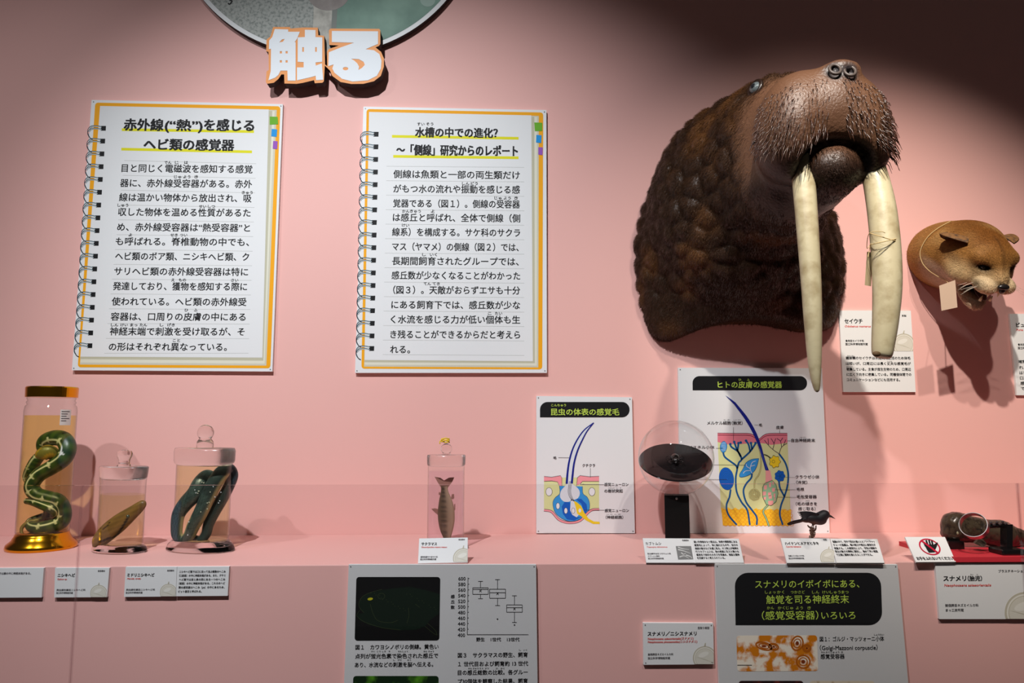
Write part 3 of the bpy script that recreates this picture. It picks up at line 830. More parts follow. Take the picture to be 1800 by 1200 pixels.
obj('second_photo_print', mb, mat('green_scales', (18, 40, 18), 0.5, 0.2, noise=(26, (84, 150, 30), .5, .72)), root)
mb = MB()
s.stroke(mb, [(1028, 345), (1022, 807)], 4, 0.0006, smooth=False); s.stroke(mb, [(1022, 807), (1518, 807)], 4, 0.0006, smooth=False)
for k in range(11): s.stroke(mb, [(1028 - k * .6, 352 + 45.6 * k), (1038 - k * .6, 352 + 45.6 * k)], 4, 0.0006, smooth=False)
for x0, x1, y0, y1, md, w0, w1, mk in ((1066, 1192, 427, 480, 440, 375, 515, 452), (1203, 1332, 438, 512, 467, 361, 571, 474), (1341, 1468, 566, 625, 588, 492, 708, 598)):
    c = (x0 + x1) / 2
    for a, b in (((x0, y0), (x1, y0)), ((x1, y0), (x1, y1)), ((x1, y1), (x0, y1)), ((x0, y1), (x0, y0)), ((x0, md), (x1, md)), ((c, w0), (c, y0)), ((c, y1), (c, w1)), ((c - 19, w0), (c + 19, w0)), ((c - 19, w1), (c + 19, w1)), ((c - 9, mk - 10), (c + 9, mk + 10)), ((c - 9, mk + 10), (c + 9, mk - 10))): s.stroke(mb, [a, b], 4, 0.0006, smooth=False)
s.poly(mb, ellipse(1267, 681, 6, 6, 14), 0.0006); s.poly(mb, ellipse(1405, 729, 6, 6, 14), 0.0006)
for k in range(11): s.text(mb, str(600 - 20 * k), 950 - k * .5, 1008 - k * .5, 352 + 45.8 * k, 40, 0.0006, 0.015)
for t, x0, x1 in (('野生', 1095, 1162), ('1世代', 1212, 1295), ('13世代', 1345, 1445)): s.text(mb, t, x0, x1, 846, 34, 0.0006, 0.025)
for t, y in (('感', 498), ('丘', 541), ('数', 585)): s.text(mb, t, 889, 919, y, 31, 0.0006, 0.025)
obj('box_plot_print', mb, ink((46, 46, 48)), root)
mb = MB()
for t, x0, x1, y in (('図１　カワヨシノボリの側線。黄色い', 115, 788, 907), ('点列が蛍光色素で染色された感丘で', 113, 785, 980), ('あり、水流などの刺激を脳へ伝える。', 110, 745, 1050), ('図３　サクラマスの野生、飼育', 945, 1512, 972), ('１ 世代目および飼育約 13 世代', 948, 1515, 1043), ('目の感丘総数の比較。各グルー', 945, 1512, 1113), ('プ30個体を観察した結果、飼育', 945, 1512, 1184)):
    s.text(mb, t, x0, x1, y, 43, 0.0006, 0.016)
for it, y in (([('けい', 258), ('こう', 303), ('しき', 346), ('そ', 390), ('せん', 475), ('しょく', 518), ('かん', 682), ('きゅう', 728)], 943), ([('し', 428), ('げき', 473), ('のう', 550)], 1013), ([('し', 1450), ('いく', 1492)], 932), ([('かん', 1045), ('きゅう', 1090), ('そう', 1135), ('すう', 1180), ('ひ', 1262), ('かく', 1308)], 1081)): s.ruby(mb, it, y, 15, lift=0.0006)
obj('caption_text', mb, BLACK, root)

# ------------------------------------------------------------------ nerve ending board on the ledge face
s = Sheet(BY).z(1240, 860, 3.2143)
root = board('information_board', 'grey-white board headed by a black panel with green writing, at lower right', 'board', s, [(55, 422), (1085, 424), (1180, 1460), (90, 1460)], 0.009, front=GREYB)
obj('title_band', s.poly(MB(), rrect((165, 470), (990, 470), (1000, 766), (170, 766), 76, (1, 1, 1, 0)), 0.0004), BLACK, root)
mb = MB()
for t, x0, x1, y, em in (('スナメリのイボイボにある、', 280, 868, 533, 50), ('触覚を司る神経終末', 343, 810, 620, 53), ('（感覚受容器）', 318, 637, 710, 53), ('いろいろ', 654, 846, 710, 50)): s.text(mb, t, x0, x1, y, em, 0.0008, 0.006)
for it, y in (([('しょっ', 366), ('かく', 424), ('つかさど', 521), ('しん', 622), ('けい', 680), ('しゅう', 733), ('まつ', 788)], 579), ([('かん', 367), ('かく', 428), ('じゅ', 475), ('よう', 530), ('き', 585)], 668)): s.ruby(mb, it, y, 20, lift=0.0008, bold=0)
obj('title_text', mb, LIME, root)
tis = mat('tissue_print', (238, 226, 206), 0.5, 0.2, noise=(34, (206, 120, 20), .44, .56))
obj('tissue_photo_print', s.poly(MB(), rrect((175, 825), (630, 823), (637, 1025), (180, 1027), 16), 0.0004), tis, root)
mb = MB()
for cx, cy, rx, ry in ((518, 868, 32, 40), (572, 896, 22, 20), (552, 972, 38, 36), (385, 888, 26, 18), (330, 884, 46, 20)):
    for k in (1, .62): s.stroke(mb, ellipse(cx, cy, rx * k, ry * k, 24, 15) + [ellipse(cx, cy, rx * k, ry * k, 24, 15)[0]], 9 * k, 0.0006, 0, smooth=False)
    s.poly(mb, ellipse(cx, cy, rx * .3, ry * .3, 14), 0.0006, 1)
s.stroke(mb, [(180, 992), (262, 992)], 4, 0.0007, 2, smooth=False)
obj('corpuscle_print', mb, [ink((176, 92, 16)), ink((126, 52, 16)), BLACK], root)
obj('dark_photo_print', s.poly(MB(), rrect((187, 1080), (553, 1080), (560, 1300), (192, 1300), 18), 0.0004), mat('dark_tissue', (40, 24, 24), 0.5, 0.2, noise=(40, (110, 40, 34), .5, .7)), root)
obj('pale_photo_print', s.poly(MB(), rrect((588, 1080), (955, 1080), (962, 1300), (594, 1300), 18), 0.0004), mat('pale_tissue', (214, 200, 176), 0.5, 0.2, noise=(30, (150, 110, 60), .5, .65)), root)
mb = MB()
for t, x0, x1, y, em in (('図１：ゴルジ・マッツォーニ小体', 645, 1008, 843, 30), ('（Golgi-Mazzoni corpuscle）', 646, 972, 892, 33), ('感覚受容器', 650, 785, 942, 30)): s.text(mb, t, x0, x1, y, em, 0.0006, 0.012)
s.ruby(mb, [('しょうたい', 980)], 819, 11, lift=0.0006); s.ruby(mb, [('かん', 664), ('かく', 690), ('じゅ', 717), ('よう', 745), ('き', 771)], 918, 11, lift=0.0006)
obj('caption_text', mb, BLACK, root)

# ------------------------------------------------------------------ cards leaning on the ledge


def lean(bl, br, tl, top, z):                 # sheet through the card's foot and a top edge further back
    t = lambda p: (z[0] + p[0] / z[2], z[1] + p[1] / z[2])
    a = PZ(*t(bl), ZS + 0.0015); b = PZ(*t(br), ZS + 0.0015)
    b = np.array([b[0], a[1], a[2]])
    c = P(*t(tl), a[1] + top)
    return Sheet(pts=(a, b, c)).z(*z)


def prop(root, s, x, y0, y1):                  # folded foot behind a leaning card
    a, b = s.p(x, y0), s.p(x, y1)
    w = 0.018
    bx = s.u * w
    back = np.array([0, 1.0, 0])
    foot = np.array([b[0], a[1] + 0.075, ZS])
    m = -s.n * 0.0045
    loop = [a + m, b + m, np.array([b[0], b[1] + 0.03, ZS + .0005]), np.array([a[0], a[1] + 0.012, ZS + .0005])]
    obj('prop', MB().prism([p - bx for p in loop], bx * 2), CORE, root, clean=True)


z = (600, 940, 4.6167)
s = lean((622, 230), (1025, 222), (632, 28), 0.045, z)
r = caption('white salmon caption card standing before the fish jar', s, [(632, 28), (1026, 20), (1025, 222), (622, 230)], ('サクラマス', 650, 776, 73, 28), [('Oncorhynchus masou masou', 650, 857, 98, 17)], [('硬骨魚綱サケ目サケ科', 643, 782, 179, 16), ('国立科学博物館所蔵', 641, 770, 198, 16)], ('液浸標本', 950, 1003, 38, 14), (990, 192, 84, (0, 0, 1023, 219)), thick=0.004)
prop(r, s, 825, 60, 200)
z = (1100, 920, 3.6)
s = lean((130, 247), (440, 247), (107, 92), 0.066, z)
r = caption('beetle caption card with a small grey picture before the black globe stand', s, [(107, 92), (418, 94), (440, 247), (130, 247)], ('カブトムシ', 125, 224, 127, 21), [('Trypoxylus dichotomus', 132, 262, 148, 11)], [('昆虫綱甲虫目コガネムシ科', 137, 285, 191, 11), ('カブトムシ亜科', 140, 214, 207, 11), ('国立科学博物館所蔵', 141, 240, 222, 11)], ('乾燥標本', 357, 398, 107, 11), thick=0.004, namecol=ink((70, 70, 72)), bold=0.012)
mb = MB(); s.poly(mb, [(316, 143), (413, 143), (427, 226), (331, 228)], 0.0006, 0)
for pth in ([(330, 150), (360, 160), (400, 165)], [(330, 165), (370, 175), (410, 190)], [(350, 185), (365, 195), (380, 188)], [(340, 212), (370, 205), (400, 222)], [(380, 200), (410, 210), (420, 222)]): s.stroke(mb, pth, 7, 0.0008, 1, w1=2)
obj('picture_print', mb, [ink((128, 128, 126)), ink((206, 206, 202))], r)
prop(r, s, 260, 115, 225)
s2 = lean((440, 247), (748, 247), (418, 94), 0.066, z)
r = caption('text card with six lines about insect hairs, right of the beetle caption', s2, [(419, 94), (715, 95), (748, 247), (441, 247)], None, None, [], None, None,
        [('硬い外骨格をもつ昆虫は、体表や関節部にある', 430, 704, 116, 15), ('感覚毛によって、体に触れたものや、自分の', 434, 708, 137, 15), ('周囲の動きなどを感じ取る。オス同士が喧嘩を', 438, 712, 158, 15), ('行うカブトムシは、角の表面に生えた微小な', 442, 716, 178, 15), ('感覚毛で相手の大きさを見極め、無駄な闘争', 447, 720, 198, 15), ('を回避すると考えられている。', 451, 628, 218, 15)], thick=0.004)
prop(r, s2, 580, 115, 225)
s = lean((1020, 249), (1330, 248), (980, 92), 0.066, z)
r = caption('flycatcher caption card standing just under the small black bird', s, [(980, 92), (1289, 94), (1329, 248), (1020, 249)], ('ハイナンヒメアオヒタキ', 1006, 1220, 126, 21), [('Cyornis hainanus', 1014, 1108, 146, 13)], [('鳥綱スズメ目ヒタキ科', 1028, 1128, 205, 11), ('国立科学博物館所蔵', 1031, 1128, 221, 11)], ('剥製', 1250, 1271, 103, 11), (1284, 215, 54, (0, 0, 1319, 244)), thick=0.004)
prop(r, s, 1140, 115, 225)
s2 = lean((1334, 248), (1637, 248), (1294, 95), 0.066, z)
r = caption('text card with five lines about flycatcher bristles, right of the bird caption', s2, [(1293, 95), (1592, 97), (1637, 248), (1333, 248)], None, None, [], None, None,
        [('鳥類の中で、空中で昆虫を捕らえるフライキャッ', 1308, 1574, 115, 15), ('チャーの鳥類は、嘴の根元や周辺に感覚毛が', 1313, 1580, 136, 15), ('密集する。この感覚毛により、空気の振動や', 1319, 1588, 157, 15), ('昆虫の動きを瞬時に察知し、極めて早い速度', 1325, 1594, 177, 15), ('で正確に獲物を捕らえることができる。', 1332, 1560, 198, 15)], thick=0.004)
prop(r, s2, 1460, 115, 225)
z = (1240, 860, 3.2143)
s = lean((1190, 410), (1415, 408), (1127, 268), 0.068, z)
r = caption('small white do-not-touch card with a crossed-out black hand', s, [(1127, 268), (1353, 268), (1415, 408), (1190, 410)], ('お手をふれないでください', 1193, 1400, 390, 18), thick=0.004, nm='warning_card', cat='sign')
sx = lambda pts: [(x + (y - 325) * 0.44, y) for x, y in pts]
mb = MB(); R0 = sx(ellipse(1267, 325, 58, 47, 48)); R1 = sx(ellipse(1267, 325, 50, 40, 48))
s.poly(mb, [R0, R1], 0.0008, 0); s.stroke(mb, [(1222, 292), (1310, 358)], 9, 0.0014, 0, smooth=False)
obj('prohibition_ring', mb, ink((190, 24, 56)), r)
mb = MB()
s.poly(mb, [(1240, 320), (1262, 312), (1290, 312), (1312, 300), (1306, 325), (1296, 345), (1296, 356), (1262, 358), (1250, 340)], 0.001)
for a, b in (((1244, 322), (1234, 300)), ((1256, 316), (1246, 288)), ((1270, 314), (1262, 286)), ((1284, 316), (1278, 290)), ((1298, 330), (1309, 302))): s.stroke(mb, [a, b], 9.5, 0.0011, smooth=False)
obj('hand_print', mb, BLACK, r)
prop(r, s, 1290, 285, 390)
# ================================================================== specimen jars
GLASS = glassy('clear_glass', (0.985, 0.985, 0.98), rough=0.03, edge=(0.45, 0.46, 0.44))
SOLID = solid_glass('solid_glass', (0.97, 0.97, 0.96), 0.01)
FROST = solid_glass('ground_glass', (0.95, 0.94, 0.93), 0.22)
AMBER = glassy('amber_fluid', (0.97, 0.925, 0.60), ior=1.12)
STRAW = glassy('straw_fluid', (0.975, 0.965, 0.79), ior=1.12)
CLEARF = glassy('clear_fluid', (0.955, 0.93, 0.975), ior=1.12)
GOLD = mat('gold_plate', (226, 160, 30), 0.18, 0.5, 1.0)
ROT = math.radians(-22)                       # the oval jars stand turned, left end forward


def hz(px, py, y): return float(P(px, py, y)[2] - ZS)


def jar(label, c, base, body, rim, oval, rot, glass_prof, fluid_prof, fluid_mat, fluid_name, sx):
    root = thing('specimen_jar', label, 'jar', (c[0], c[1], ZS))
    g = MB().lathe(glass_prof, (c[0], c[1], ZS), 64, 1, oval, rot, 0, caps=False)
    obj('glass_body', g, GLASS, root, smooth=True)
    f = MB().lathe(fluid_prof, (c[0], c[1], ZS), 64, 1, oval, rot)
    obj('preserving_fluid', f, fluid_mat, root, smooth=False, label=fluid_name)
    return root


# ---- jar with gold cap
c1 = PZ(73, 963, ZS); m1 = mpp(c1); Y1 = c1[1]
H = lambda py, px=80: hz(px, py, Y1)
zl, zc0, zc1 = H(730), H(697), H(680)
r_ = 41.5 * m1
root = jar('tall round jar with gold cap and gold foot holding a coiled green snake', c1, 0, 0, 0, 1, 0,
           [(r_ * .9, .03), (r_, .045), (r_, H(722)), (r_ * .97, H(714)), (r_ * .9, H(711)), (r_ * .94, H(707)), (r_ * .89, H(704)), (r_ * .93, H(700)), (r_ * .9, zc0)],
           [(r_ * .86, .034), (r_ * .965, .048), (r_ * .965, zl)], AMBER, 'amber fluid', 1)
obj('cap', MB().lathe([(r_ * .99, zc0 - .002), (r_ * 1.0, zc1 - .003), (r_ * .97, zc1), (0, zc1)], (c1[0], c1[1], ZS), 64), GOLD, root, smooth=False, label='shiny gold cap', clean=True)
obj('foot', MB().lathe([(r_ * 1.32, 0), (r_ * 1.34, .006), (r_ * 1.30, .014), (r_ * 1.12, .024), (r_ * 1.02, .036), (r_ * .98, .043), (0, .043)], (c1[0], c1[1], ZS), 64), GOLD, root, smooth=True, label='shiny gold foot', clean=True)
a = np.linspace(-.70, -.22, 12)
sv = [(c1[0] + (r_ + .0008) * math.cos(t), c1[1] + (r_ + .0008) * math.sin(t), ZS + h) for h in (H(747), H(720)) for t in a]
obj('paper_sticker', MB().add(sv, [(i, i + 1, 13 + i, 12 + i) for i in range(11)]), mat('sticker_paper', (222, 214, 206), 0.7), root, label='small white paper sticker')
mb = MB()
for k, n in enumerate((8, 6, 5, 8, 5)):
    h0 = H(724 + 4 * k)
    sv = [(c1[0] + (r_ + .0012) * math.cos(t), c1[1] + (r_ + .0012) * math.sin(t), ZS + h) for h in (h0, h0 + .0018) for t in a[1:2 + n]]
    mb.add(sv, [(i, i + 1, n + 2 + i, n + 1 + i) for i in range(n)])
obj('sticker_print', mb, LINE, root)


def pxpath(pts, y0, zoom):                    # (px,py,depth offset, radius px) read off a view, set around a depth
    q = smooth_path(pts, 10)
    out, rr = [], []
    for x, y, d, r in q:
        p = P(zoom[0] + x / zoom[2], zoom[1] + y / zoom[2], y0 + d)
        out.append(p); rr.append(max(r, 0.5) / zoom[2] * mpp(p))
    return np.array(out), np.array(rr)


def sm(a, b, x): t = np.clip((x - a) / (b - a), 0, 1); return t * t * (3 - 2 * t)


def rgba(c): return np.array(lin(c))


def blend(a, b, w): return a + (b - a) * np.asarray(w)[:, None]


# green snake coiled in the first jar
zm = (20, 670, 3.754)
body, rad = pxpath([(250, 480, .012, 26), (215, 440, .02, 34), (225, 395, .018, 38), (285, 372, .008, 41), (345, 385, -.002, 43), (372, 440, -.012, 43), (345, 510, -.016, 42), (270, 565, -.014, 40), (180, 620, -.012, 38), (135, 690, -.012, 38), (165, 745, -.012, 38),
                    (240, 768, -.010, 38), (310, 790, -.006, 38), (345, 850, .0, 38), (338, 915, .002, 38), (285, 950, -.006, 38), (200, 968, -.014, 36), (140, 960, -.008, 30), (130, 930, .02, 26), (200, 900, .03, 24), (290, 880, .016, 26), (280, 850, -.018, 25), (200, 815, -.022, 24), (140, 795, -.016, 20), (100, 790, -.004, 16)], Y1, zm)


def snake_col(t, A, V):
    g = blend(np.tile(rgba((34, 58, 38)), (len(t), 1)), rgba((62, 84, 40)), 0.5 + 0.5 * np.sin(t * 190 + A))
    g = blend(g, rgba((138, 112, 28)), sm(2.0, 2.7, np.abs(A - math.pi) * -1 + math.pi) * 0.8)
    dA = np.abs(((A - 0.35 + math.pi) % (2 * math.pi)) - math.pi)
    spur = 0.13 + 0.5 * np.maximum(0, np.sin(t * 115)) ** 14
    g = blend(g, rgba((214, 214, 204)), 1 - sm(spur * .8, spur, dA))
    return g


rs = thing('preserved_snake', 'coiled green tree snake with white back stripe in the gold-capped jar', 'snake', (c1[0], c1[1], ZS + 0.05))
SK = mat('snake_skin', (60, 80, 50), 0.35, 0.5, attr='Col', bump=(600, 0.25, 0.001))
obj('body', MB().tube(body, rad * 1.22, 56, col=snake_col, up=(0.15, -1, 0.1)), SK, rs, smooth=True)
hd, hr = pxpath([(300, 500, -.012, 24), (265, 475, -.02, 36), (230, 470, -.026, 38), (195, 480, -.03, 30), (172, 492, -.03, 18), (162, 498, -.03, 8)], Y1, zm)


def head_col(t, A, V):
    g = blend(np.tile(rgba((116, 110, 60)), (len(t), 1)), rgba((176, 140, 50)), sm(.2, .8, np.sin(A * 3 + t * 9)))
    return blend(g, rgba((50, 46, 30)), (np.abs(A - 1.1) < .16) * 1.0)


obj('head', MB().tube(hd, hr * 1.3, 24, col=head_col, flat=(1.0, 0.75)), SK, rs, smooth=True, label='yellowish head')
tl, tr_ = pxpath([(235, 850, .012, 17), (215, 895, .01, 16), (170, 918, .004, 15), (105, 935, -.006, 13), (68, 970, -.014, 11), (75, 1015, -.02, 9), (120, 1035, -.024, 6), (165, 1036, -.024, 3)], Y1, zm)
obj('tail', MB().tube(tl, tr_, 16), mat('snake_tail', (132, 112, 62), 0.4, 0.5), rs, smooth=True, label='thin yellowish tail')
bl, br_ = pxpath([(215, 470, .03, 30), (165, 520, .03, 36), (125, 590, .03, 36), (110, 640, .03, 30), (150, 690, .034, 26)], Y1, zm)
obj('rear_coil', MB().tube(bl, br_, 22, col=snake_col), SK, rs, smooth=True)

# ---- jar with a python head
c2 = PZ(209.5, 968.5, ZS); m2 = mpp(c2); Y2 = c2[1]
H2 = lambda py, px=210: hz(px, py, Y2)
b2, r2, l2 = 53.5 * m2, 45.5 * m2, 48.5 * m2
OV = 0.62
root = jar('middle clear oval jar with small knobbed lid holding a brown python head', c2, 0, 0, 0, OV, ROT,
           [(r2 * .99, .020), (r2 * .99, .026), (r2, .04), (r2, H2(848)), (r2 * 1.02, H2(838))],
           [(r2 * .95, .020), (r2 * .96, .03), (r2 * .965, H2(868))], STRAW, 'pale straw fluid', 1)
obj('foot', MB().lathe([(0, .0004), (b2, .0004), (b2 * 1.01, .006), (b2 * .97, .013), (r2 * 1.03, .0185), (0, .0185)], (c2[0], c2[1], ZS), 64, 1, OV, ROT), SOLID, root, smooth=True)
obj('lid', MB().lathe([(0, H2(840)), (r2 * .94, H2(842)), (r2 * 1.03, H2(838)), (l2, H2(824)), (l2 * 1.01, H2(821)), (l2 * .97, H2(819)), (0, H2(819))], (c2[0], c2[1], ZS), 64, 1, OV, ROT), FROST, root, smooth=True)
k = 13 * m2
obj('knob', MB().lathe([(k * .95, H2(820)), (k * .7, H2(814)), (k * .72, H2(808)), (k * .95, H2(801)), (k * 1.0, H2(797)), (k * .85, H2(792.5)), (k * .4, H2(790.5)), (0, H2(790))], (c2[0], c2[1], ZS), 32), SOLID, root, smooth=True)
zm = (150, 780, 5.714)
hd, hr = pxpath([(120, 1035, -.005, 60), (150, 965, -.006, 88), (228, 885, -.008, 104), (325, 805, -.010, 104), (405, 742, -.012, 92), (485, 680, -.014, 74), (548, 628, -.015, 60), (585, 592, -.015, 42), (602, 574, -.015, 12)], Y2, zm)


def pyth_col(t, A, V):
    q = (proj(V) - np.array([150, 780])) * 5.714
    g = np.tile(rgba((136, 102, 58)), (len(t), 1))
    g = blend(g, rgba((98, 74, 42)), sm(.1, .9, 0.5 + 0.5 * np.sin(q[:, 0] * .05 + q[:, 1] * .09) * np.sin(q[:, 1] * .045)) * .6)
    front = np.cos(A) > -0.1

    def seg(ax, ay, bx, by, w):
        d = np.array([bx - ax, by - ay]); L = (d ** 2).sum()
        u = np.clip(((q - [ax, ay]) @ d) / L, 0, 1)
        return (1 - sm(w * .7, w, np.linalg.norm(q - np.array([ax, ay]) - u[:, None] * d, axis=1))) * front
    for s_ in ((420, 755, 330, 905, 14), (330, 905, 280, 940, 12), (250, 940, 140, 985, 13), (470, 800, 400, 870, 7), (245, 790, 180, 860, 6), (560, 690, 470, 800, 5)):
        g = blend(g, rgba((30, 24, 20)), seg(*s_))
    g = blend(g, rgba((150, 126, 84)), seg(300, 960, 180, 1060, 30) * .5)
    return g


rs = thing('preserved_snake', 'brown python head cut at the neck, inside the middle jar', 'snake', (c2[0], c2[1], ZS + .03))
obj('head', MB().tube(hd, hr, 40, col=pyth_col, flat=(0.86, 0.62)), mat('python_skin', (110, 80, 45), 0.32, 0.5, attr='Col', bump=(500, 0.3, 0.001)), rs, smooth=True)
e = P(150 + 428 / 5.714, 780 + 727 / 5.714, Y2 - .0385)
obj('eye', MB().ell(e, np.array([17, 14, 17]) / 5.714 * m2, n=16), mat('grey_eye', (74, 82, 78), 0.15, 0.6), rs, smooth=True, label='cloudy grey eye')

# ---- jar with the dark snake
c3 = PZ(352, 966, ZS); m3 = mpp(c3); Y3 = c3[1]
H3 = lambda py, px=358: hz(px, py, Y3)
b3, r3, l3 = 66.5 * m3, 54.5 * m3, 60 * m3
root = jar('right clear oval jar with ball-knobbed lid holding a folded blue-black snake', c3, 0, 0, 0, OV, ROT,
           [(r3 * .99, .028), (r3 * .99, .034), (r3, .05), (r3, H3(814))],
           [(r3 * .94, .028), (r3 * .965, .04), (r3 * .965, H3(817))], STRAW, 'pale straw fluid', 1)
obj('foot', MB().lathe([(0, .0004), (b3, .0004), (b3 * 1.01, .004), (b3 * .95, .016), (r3 * 1.03, .026), (0, .026)], (c3[0], c3[1], ZS), 64, 1, OV, ROT), SOLID, root, smooth=True)
obj('lid', MB().lathe([(0, H3(816)), (r3 * .94, H3(818)), (r3 * 1.07, H3(813)), (l3, H3(809)), (l3 * 1.01, H3(792)), (l3 * .97, H3(787)), (0, H3(786))], (c3[0], c3[1], ZS), 64, 1, OV, ROT), FROST, root, smooth=True)
k = 14.2 * m3
zb = (H3(774) + H3(746)) / 2
obj('knob', MB().lathe([(k, H3(787)), (k * 1.02, H3(781)), (k * .95, H3(775)), (k * .72, H3(771)), (k * .75, zb - k * .72)] + [(k * math.cos(t), zb + k * math.sin(t)) for t in np.linspace(-.7, math.pi / 2, 10)], (c3[0], c3[1], ZS), 32), SOLID, root, smooth=True)
zm = (280, 740, 4.8)
bd, br_ = pxpath([(470, 480, .018, 34), (400, 462, .006, 44), (345, 520, -.012, 52), (300, 610, -.018, 56), (222, 695, -.018, 52), (165, 780, -.016, 46), (148, 880, -.016, 42), (152, 965, -.016, 38), (195, 1000, -.016, 34), (250, 965, -.016, 40), (290, 880, -.018, 46), (345, 780, -.022, 50), (395, 670, -.022, 52), (440, 570, -.020, 54), (500, 470, -.016, 54), (555, 415, -.008, 50), (600, 415, .004, 42),
                  (618, 470, .008, 38), (575, 570, .004, 40), (520, 670, .002, 42), (460, 770, .0, 42), (415, 870, -.002, 38), (395, 950, -.004, 34), (350, 998, -.006, 28), (300, 985, .0, 22), (255, 960, .012, 18)], Y3, zm)


def dark_col(t, A, V):
    q = proj(V)
    n = 0.5 + 0.5 * np.sin(q[:, 0] * 1.3 + 2 * np.sin(q[:, 1] * .7)) * np.sin(q[:, 1] * 1.1)
    g = blend(np.tile(rgba((34, 44, 50)), (len(t), 1)), rgba((78, 100, 104)), n * .8 * (t < .5) + n * .3 * (t >= .5))
    side = sm(.55, .95, np.sin(A)) * (t > .3) * (t < .75) + sm(.6, .95, -np.sin(A)) * (t <= .42) * (t > .2)
    return blend(g, rgba((182, 172, 134)), np.clip(side, 0, 1) * .85)


rs = thing('preserved_snake', 'thick blue-black snake with pale belly folded in the right jar', 'snake', (c3[0], c3[1], ZS + .04))
obj('body', MB().tube(bd, br_ * 1.2, 40, col=dark_col, flat=(1, .8)), mat('dark_snake_skin', (40, 50, 56), 0.3, 0.55, attr='Col', bump=(500, 0.3, 0.001)), rs, smooth=True)
mb = MB()
for kx, ky in ((375, 520), (360, 515), (310, 605), (335, 590), (300, 580), (325, 608), (405, 690), (420, 685), (430, 598), (455, 552), (240, 960), (250, 850), (510, 672), (500, 690), (405, 740), (470, 640), (345, 900), (350, 765), (520, 600), (330, 590)):
    mb.ell(P(280 + kx / 4.8, 740 + ky / 4.8, Y3 - .052), np.array([5, 3, 5]) / 4.8 * m3, n=8)
obj('pale_fleck', mb, mat('fleck', (206, 214, 212), 0.5), rs, smooth=True)

# ---- fish jar
c4 = PZ(783, 963, ZS); m4 = mpp(c4); Y4 = c4[1]
H4 = lambda py, px=784: hz(px, py, Y4)
r4, l4 = 32.5 * m4, 34 * m4
root = jar('slim clear jar with knobbed lid and yellow cord holding a small fish', c4, 0, 0, 0, .8, 0,
           [(r4, .015), (r4, .03), (r4, H4(818))],
           [(r4 * .93, .016), (r4 * .96, .03), (r4 * .96, H4(826.5))], CLEARF, 'clear fluid', 1)
obj('foot', MB().lathe([(0, .0004), (r4 * 1.25, .0004), (r4 * 1.25, .006), (r4 * 1.03, .014), (0, .014)], (c4[0], c4[1], ZS), 64, 1, .8, 0), SOLID, root, smooth=True)
obj('lid', MB().lathe([(0, H4(818)), (r4 * .93, H4(819)), (r4 * 1.03, H4(817)), (l4, H4(813)), (l4 * 1.01, H4(802)), (l4 * .98, H4(799)), (0, H4(798))], (c4[0], c4[1], ZS), 64, 1, .8, 0), FROST, root, smooth=True)
k = 10 * m4; zb = H4(788.5)
obj('knob', MB().lathe([(k * .9, H4(799)), (k * .7, H4(797))] + [(k * math.cos(t), zb + k * math.sin(t)) for t in np.linspace(-.8, math.pi / 2, 10)], (c4[0], c4[1], ZS), 32), SOLID, root, smooth=True)
yc = thing('yellow_cord', 'small yellow cord bow lying on the knob of the fish jar', 'cord', (c4[0], c4[1], ZS + H4(779)))
kp = [(k * .7 * math.cos(t), k * .55 * math.sin(t), .0015 * math.sin(3 * t)) for t in np.linspace(0, 12.4, 60)]
obj('coil', MB().tube(np.array([(c4[0] + x - .003, c4[1] + y, ZS + H4(777.5) + z + .0002 * i) for i, (x, y, z) in enumerate(kp)]), .0016, 8), mat('yellow_cord', (236, 200, 30), 0.5), yc, smooth=True)
obj('loose_end', MB().tube(smooth_path([(c4[0] - .006, c4[1], ZS + H4(776)), (c4[0] - .016, c4[1] - .003, ZS + H4(774)), (c4[0] - .018, c4[1] - .003, ZS + H4(780))], 5), .0014, 8), MATS['yellow_cord'], yc, smooth=True)
# fish hanging head down
zm = (700, 740, 4.4444)
rows = [(505, 333, 388), (530, 334, 388), (560, 331, 396), (600, 322, 414), (640, 316, 428), (700, 309, 440), (760, 310, 442), (810, 317, 436), (860, 330, 425), (905, 350, 412), (950, 365, 398), (985, 376, 386)]
Yf = Y4 - .002
V = []; NR = 28
for y, a_, b_ in smooth_path(rows, 4):
    cpt = P(zm[0] + (a_ + b_) / 2 / zm[2], zm[1] + y / zm[2], Yf); w = (b_ - a_) / 2 / zm[2] * m4
    an = np.linspace(0, 2 * math.pi, NR, endpoint=False)
    V.append(np.stack([cpt[0] + w * np.cos(an), cpt[1] + w * .42 * np.sin(an), np.full(NR, cpt[2])], -1))
n = len(V); V = np.concatenate(V)
q = (proj(V) - np.array([700, 740])) * 4.4444
xl = np.interp(q[:, 1], [r[0] for r in rows], [r[1] for r in rows]); xr = np.interp(q[:, 1], [r[0] for r in rows], [r[2] for r in rows])
u = (q[:, 0] - xl) / (xr - xl)
fc = blend(np.tile(rgba((104, 84, 62)), (len(V), 1)), rgba((190, 160, 128)), sm(.25, 1.0, u))
for yy in (530, 557, 586, 625, 668, 708, 742, 780, 818, 868):
    fc = blend(fc, rgba((58, 46, 36)), np.exp(-((q[:, 1] - yy) / 9) ** 4) * np.exp(-((u - .33) / .2) ** 4) * .8)
mb = MB().add(V, [(k_ * NR + i, k_ * NR + (i + 1) % NR, (k_ + 1) * NR + (i + 1) % NR, (k_ + 1) * NR + i) for k_ in range(n - 1) for i in range(NR)] + [tuple(range(NR)), tuple((n - 1) * NR + i for i in range(NR))], 0, fc)
rs = thing('preserved_fish', 'small brown barred salmon hanging head down in the slim jar', 'fish', (c4[0], c4[1], ZS + .03))
obj('body', mb, mat('fish_skin', (110, 90, 60), 0.35, 0.5, attr='Col'), rs, smooth=True)
FIN = mat('fin_membrane', (158, 112, 96), 0.5, 0.3)


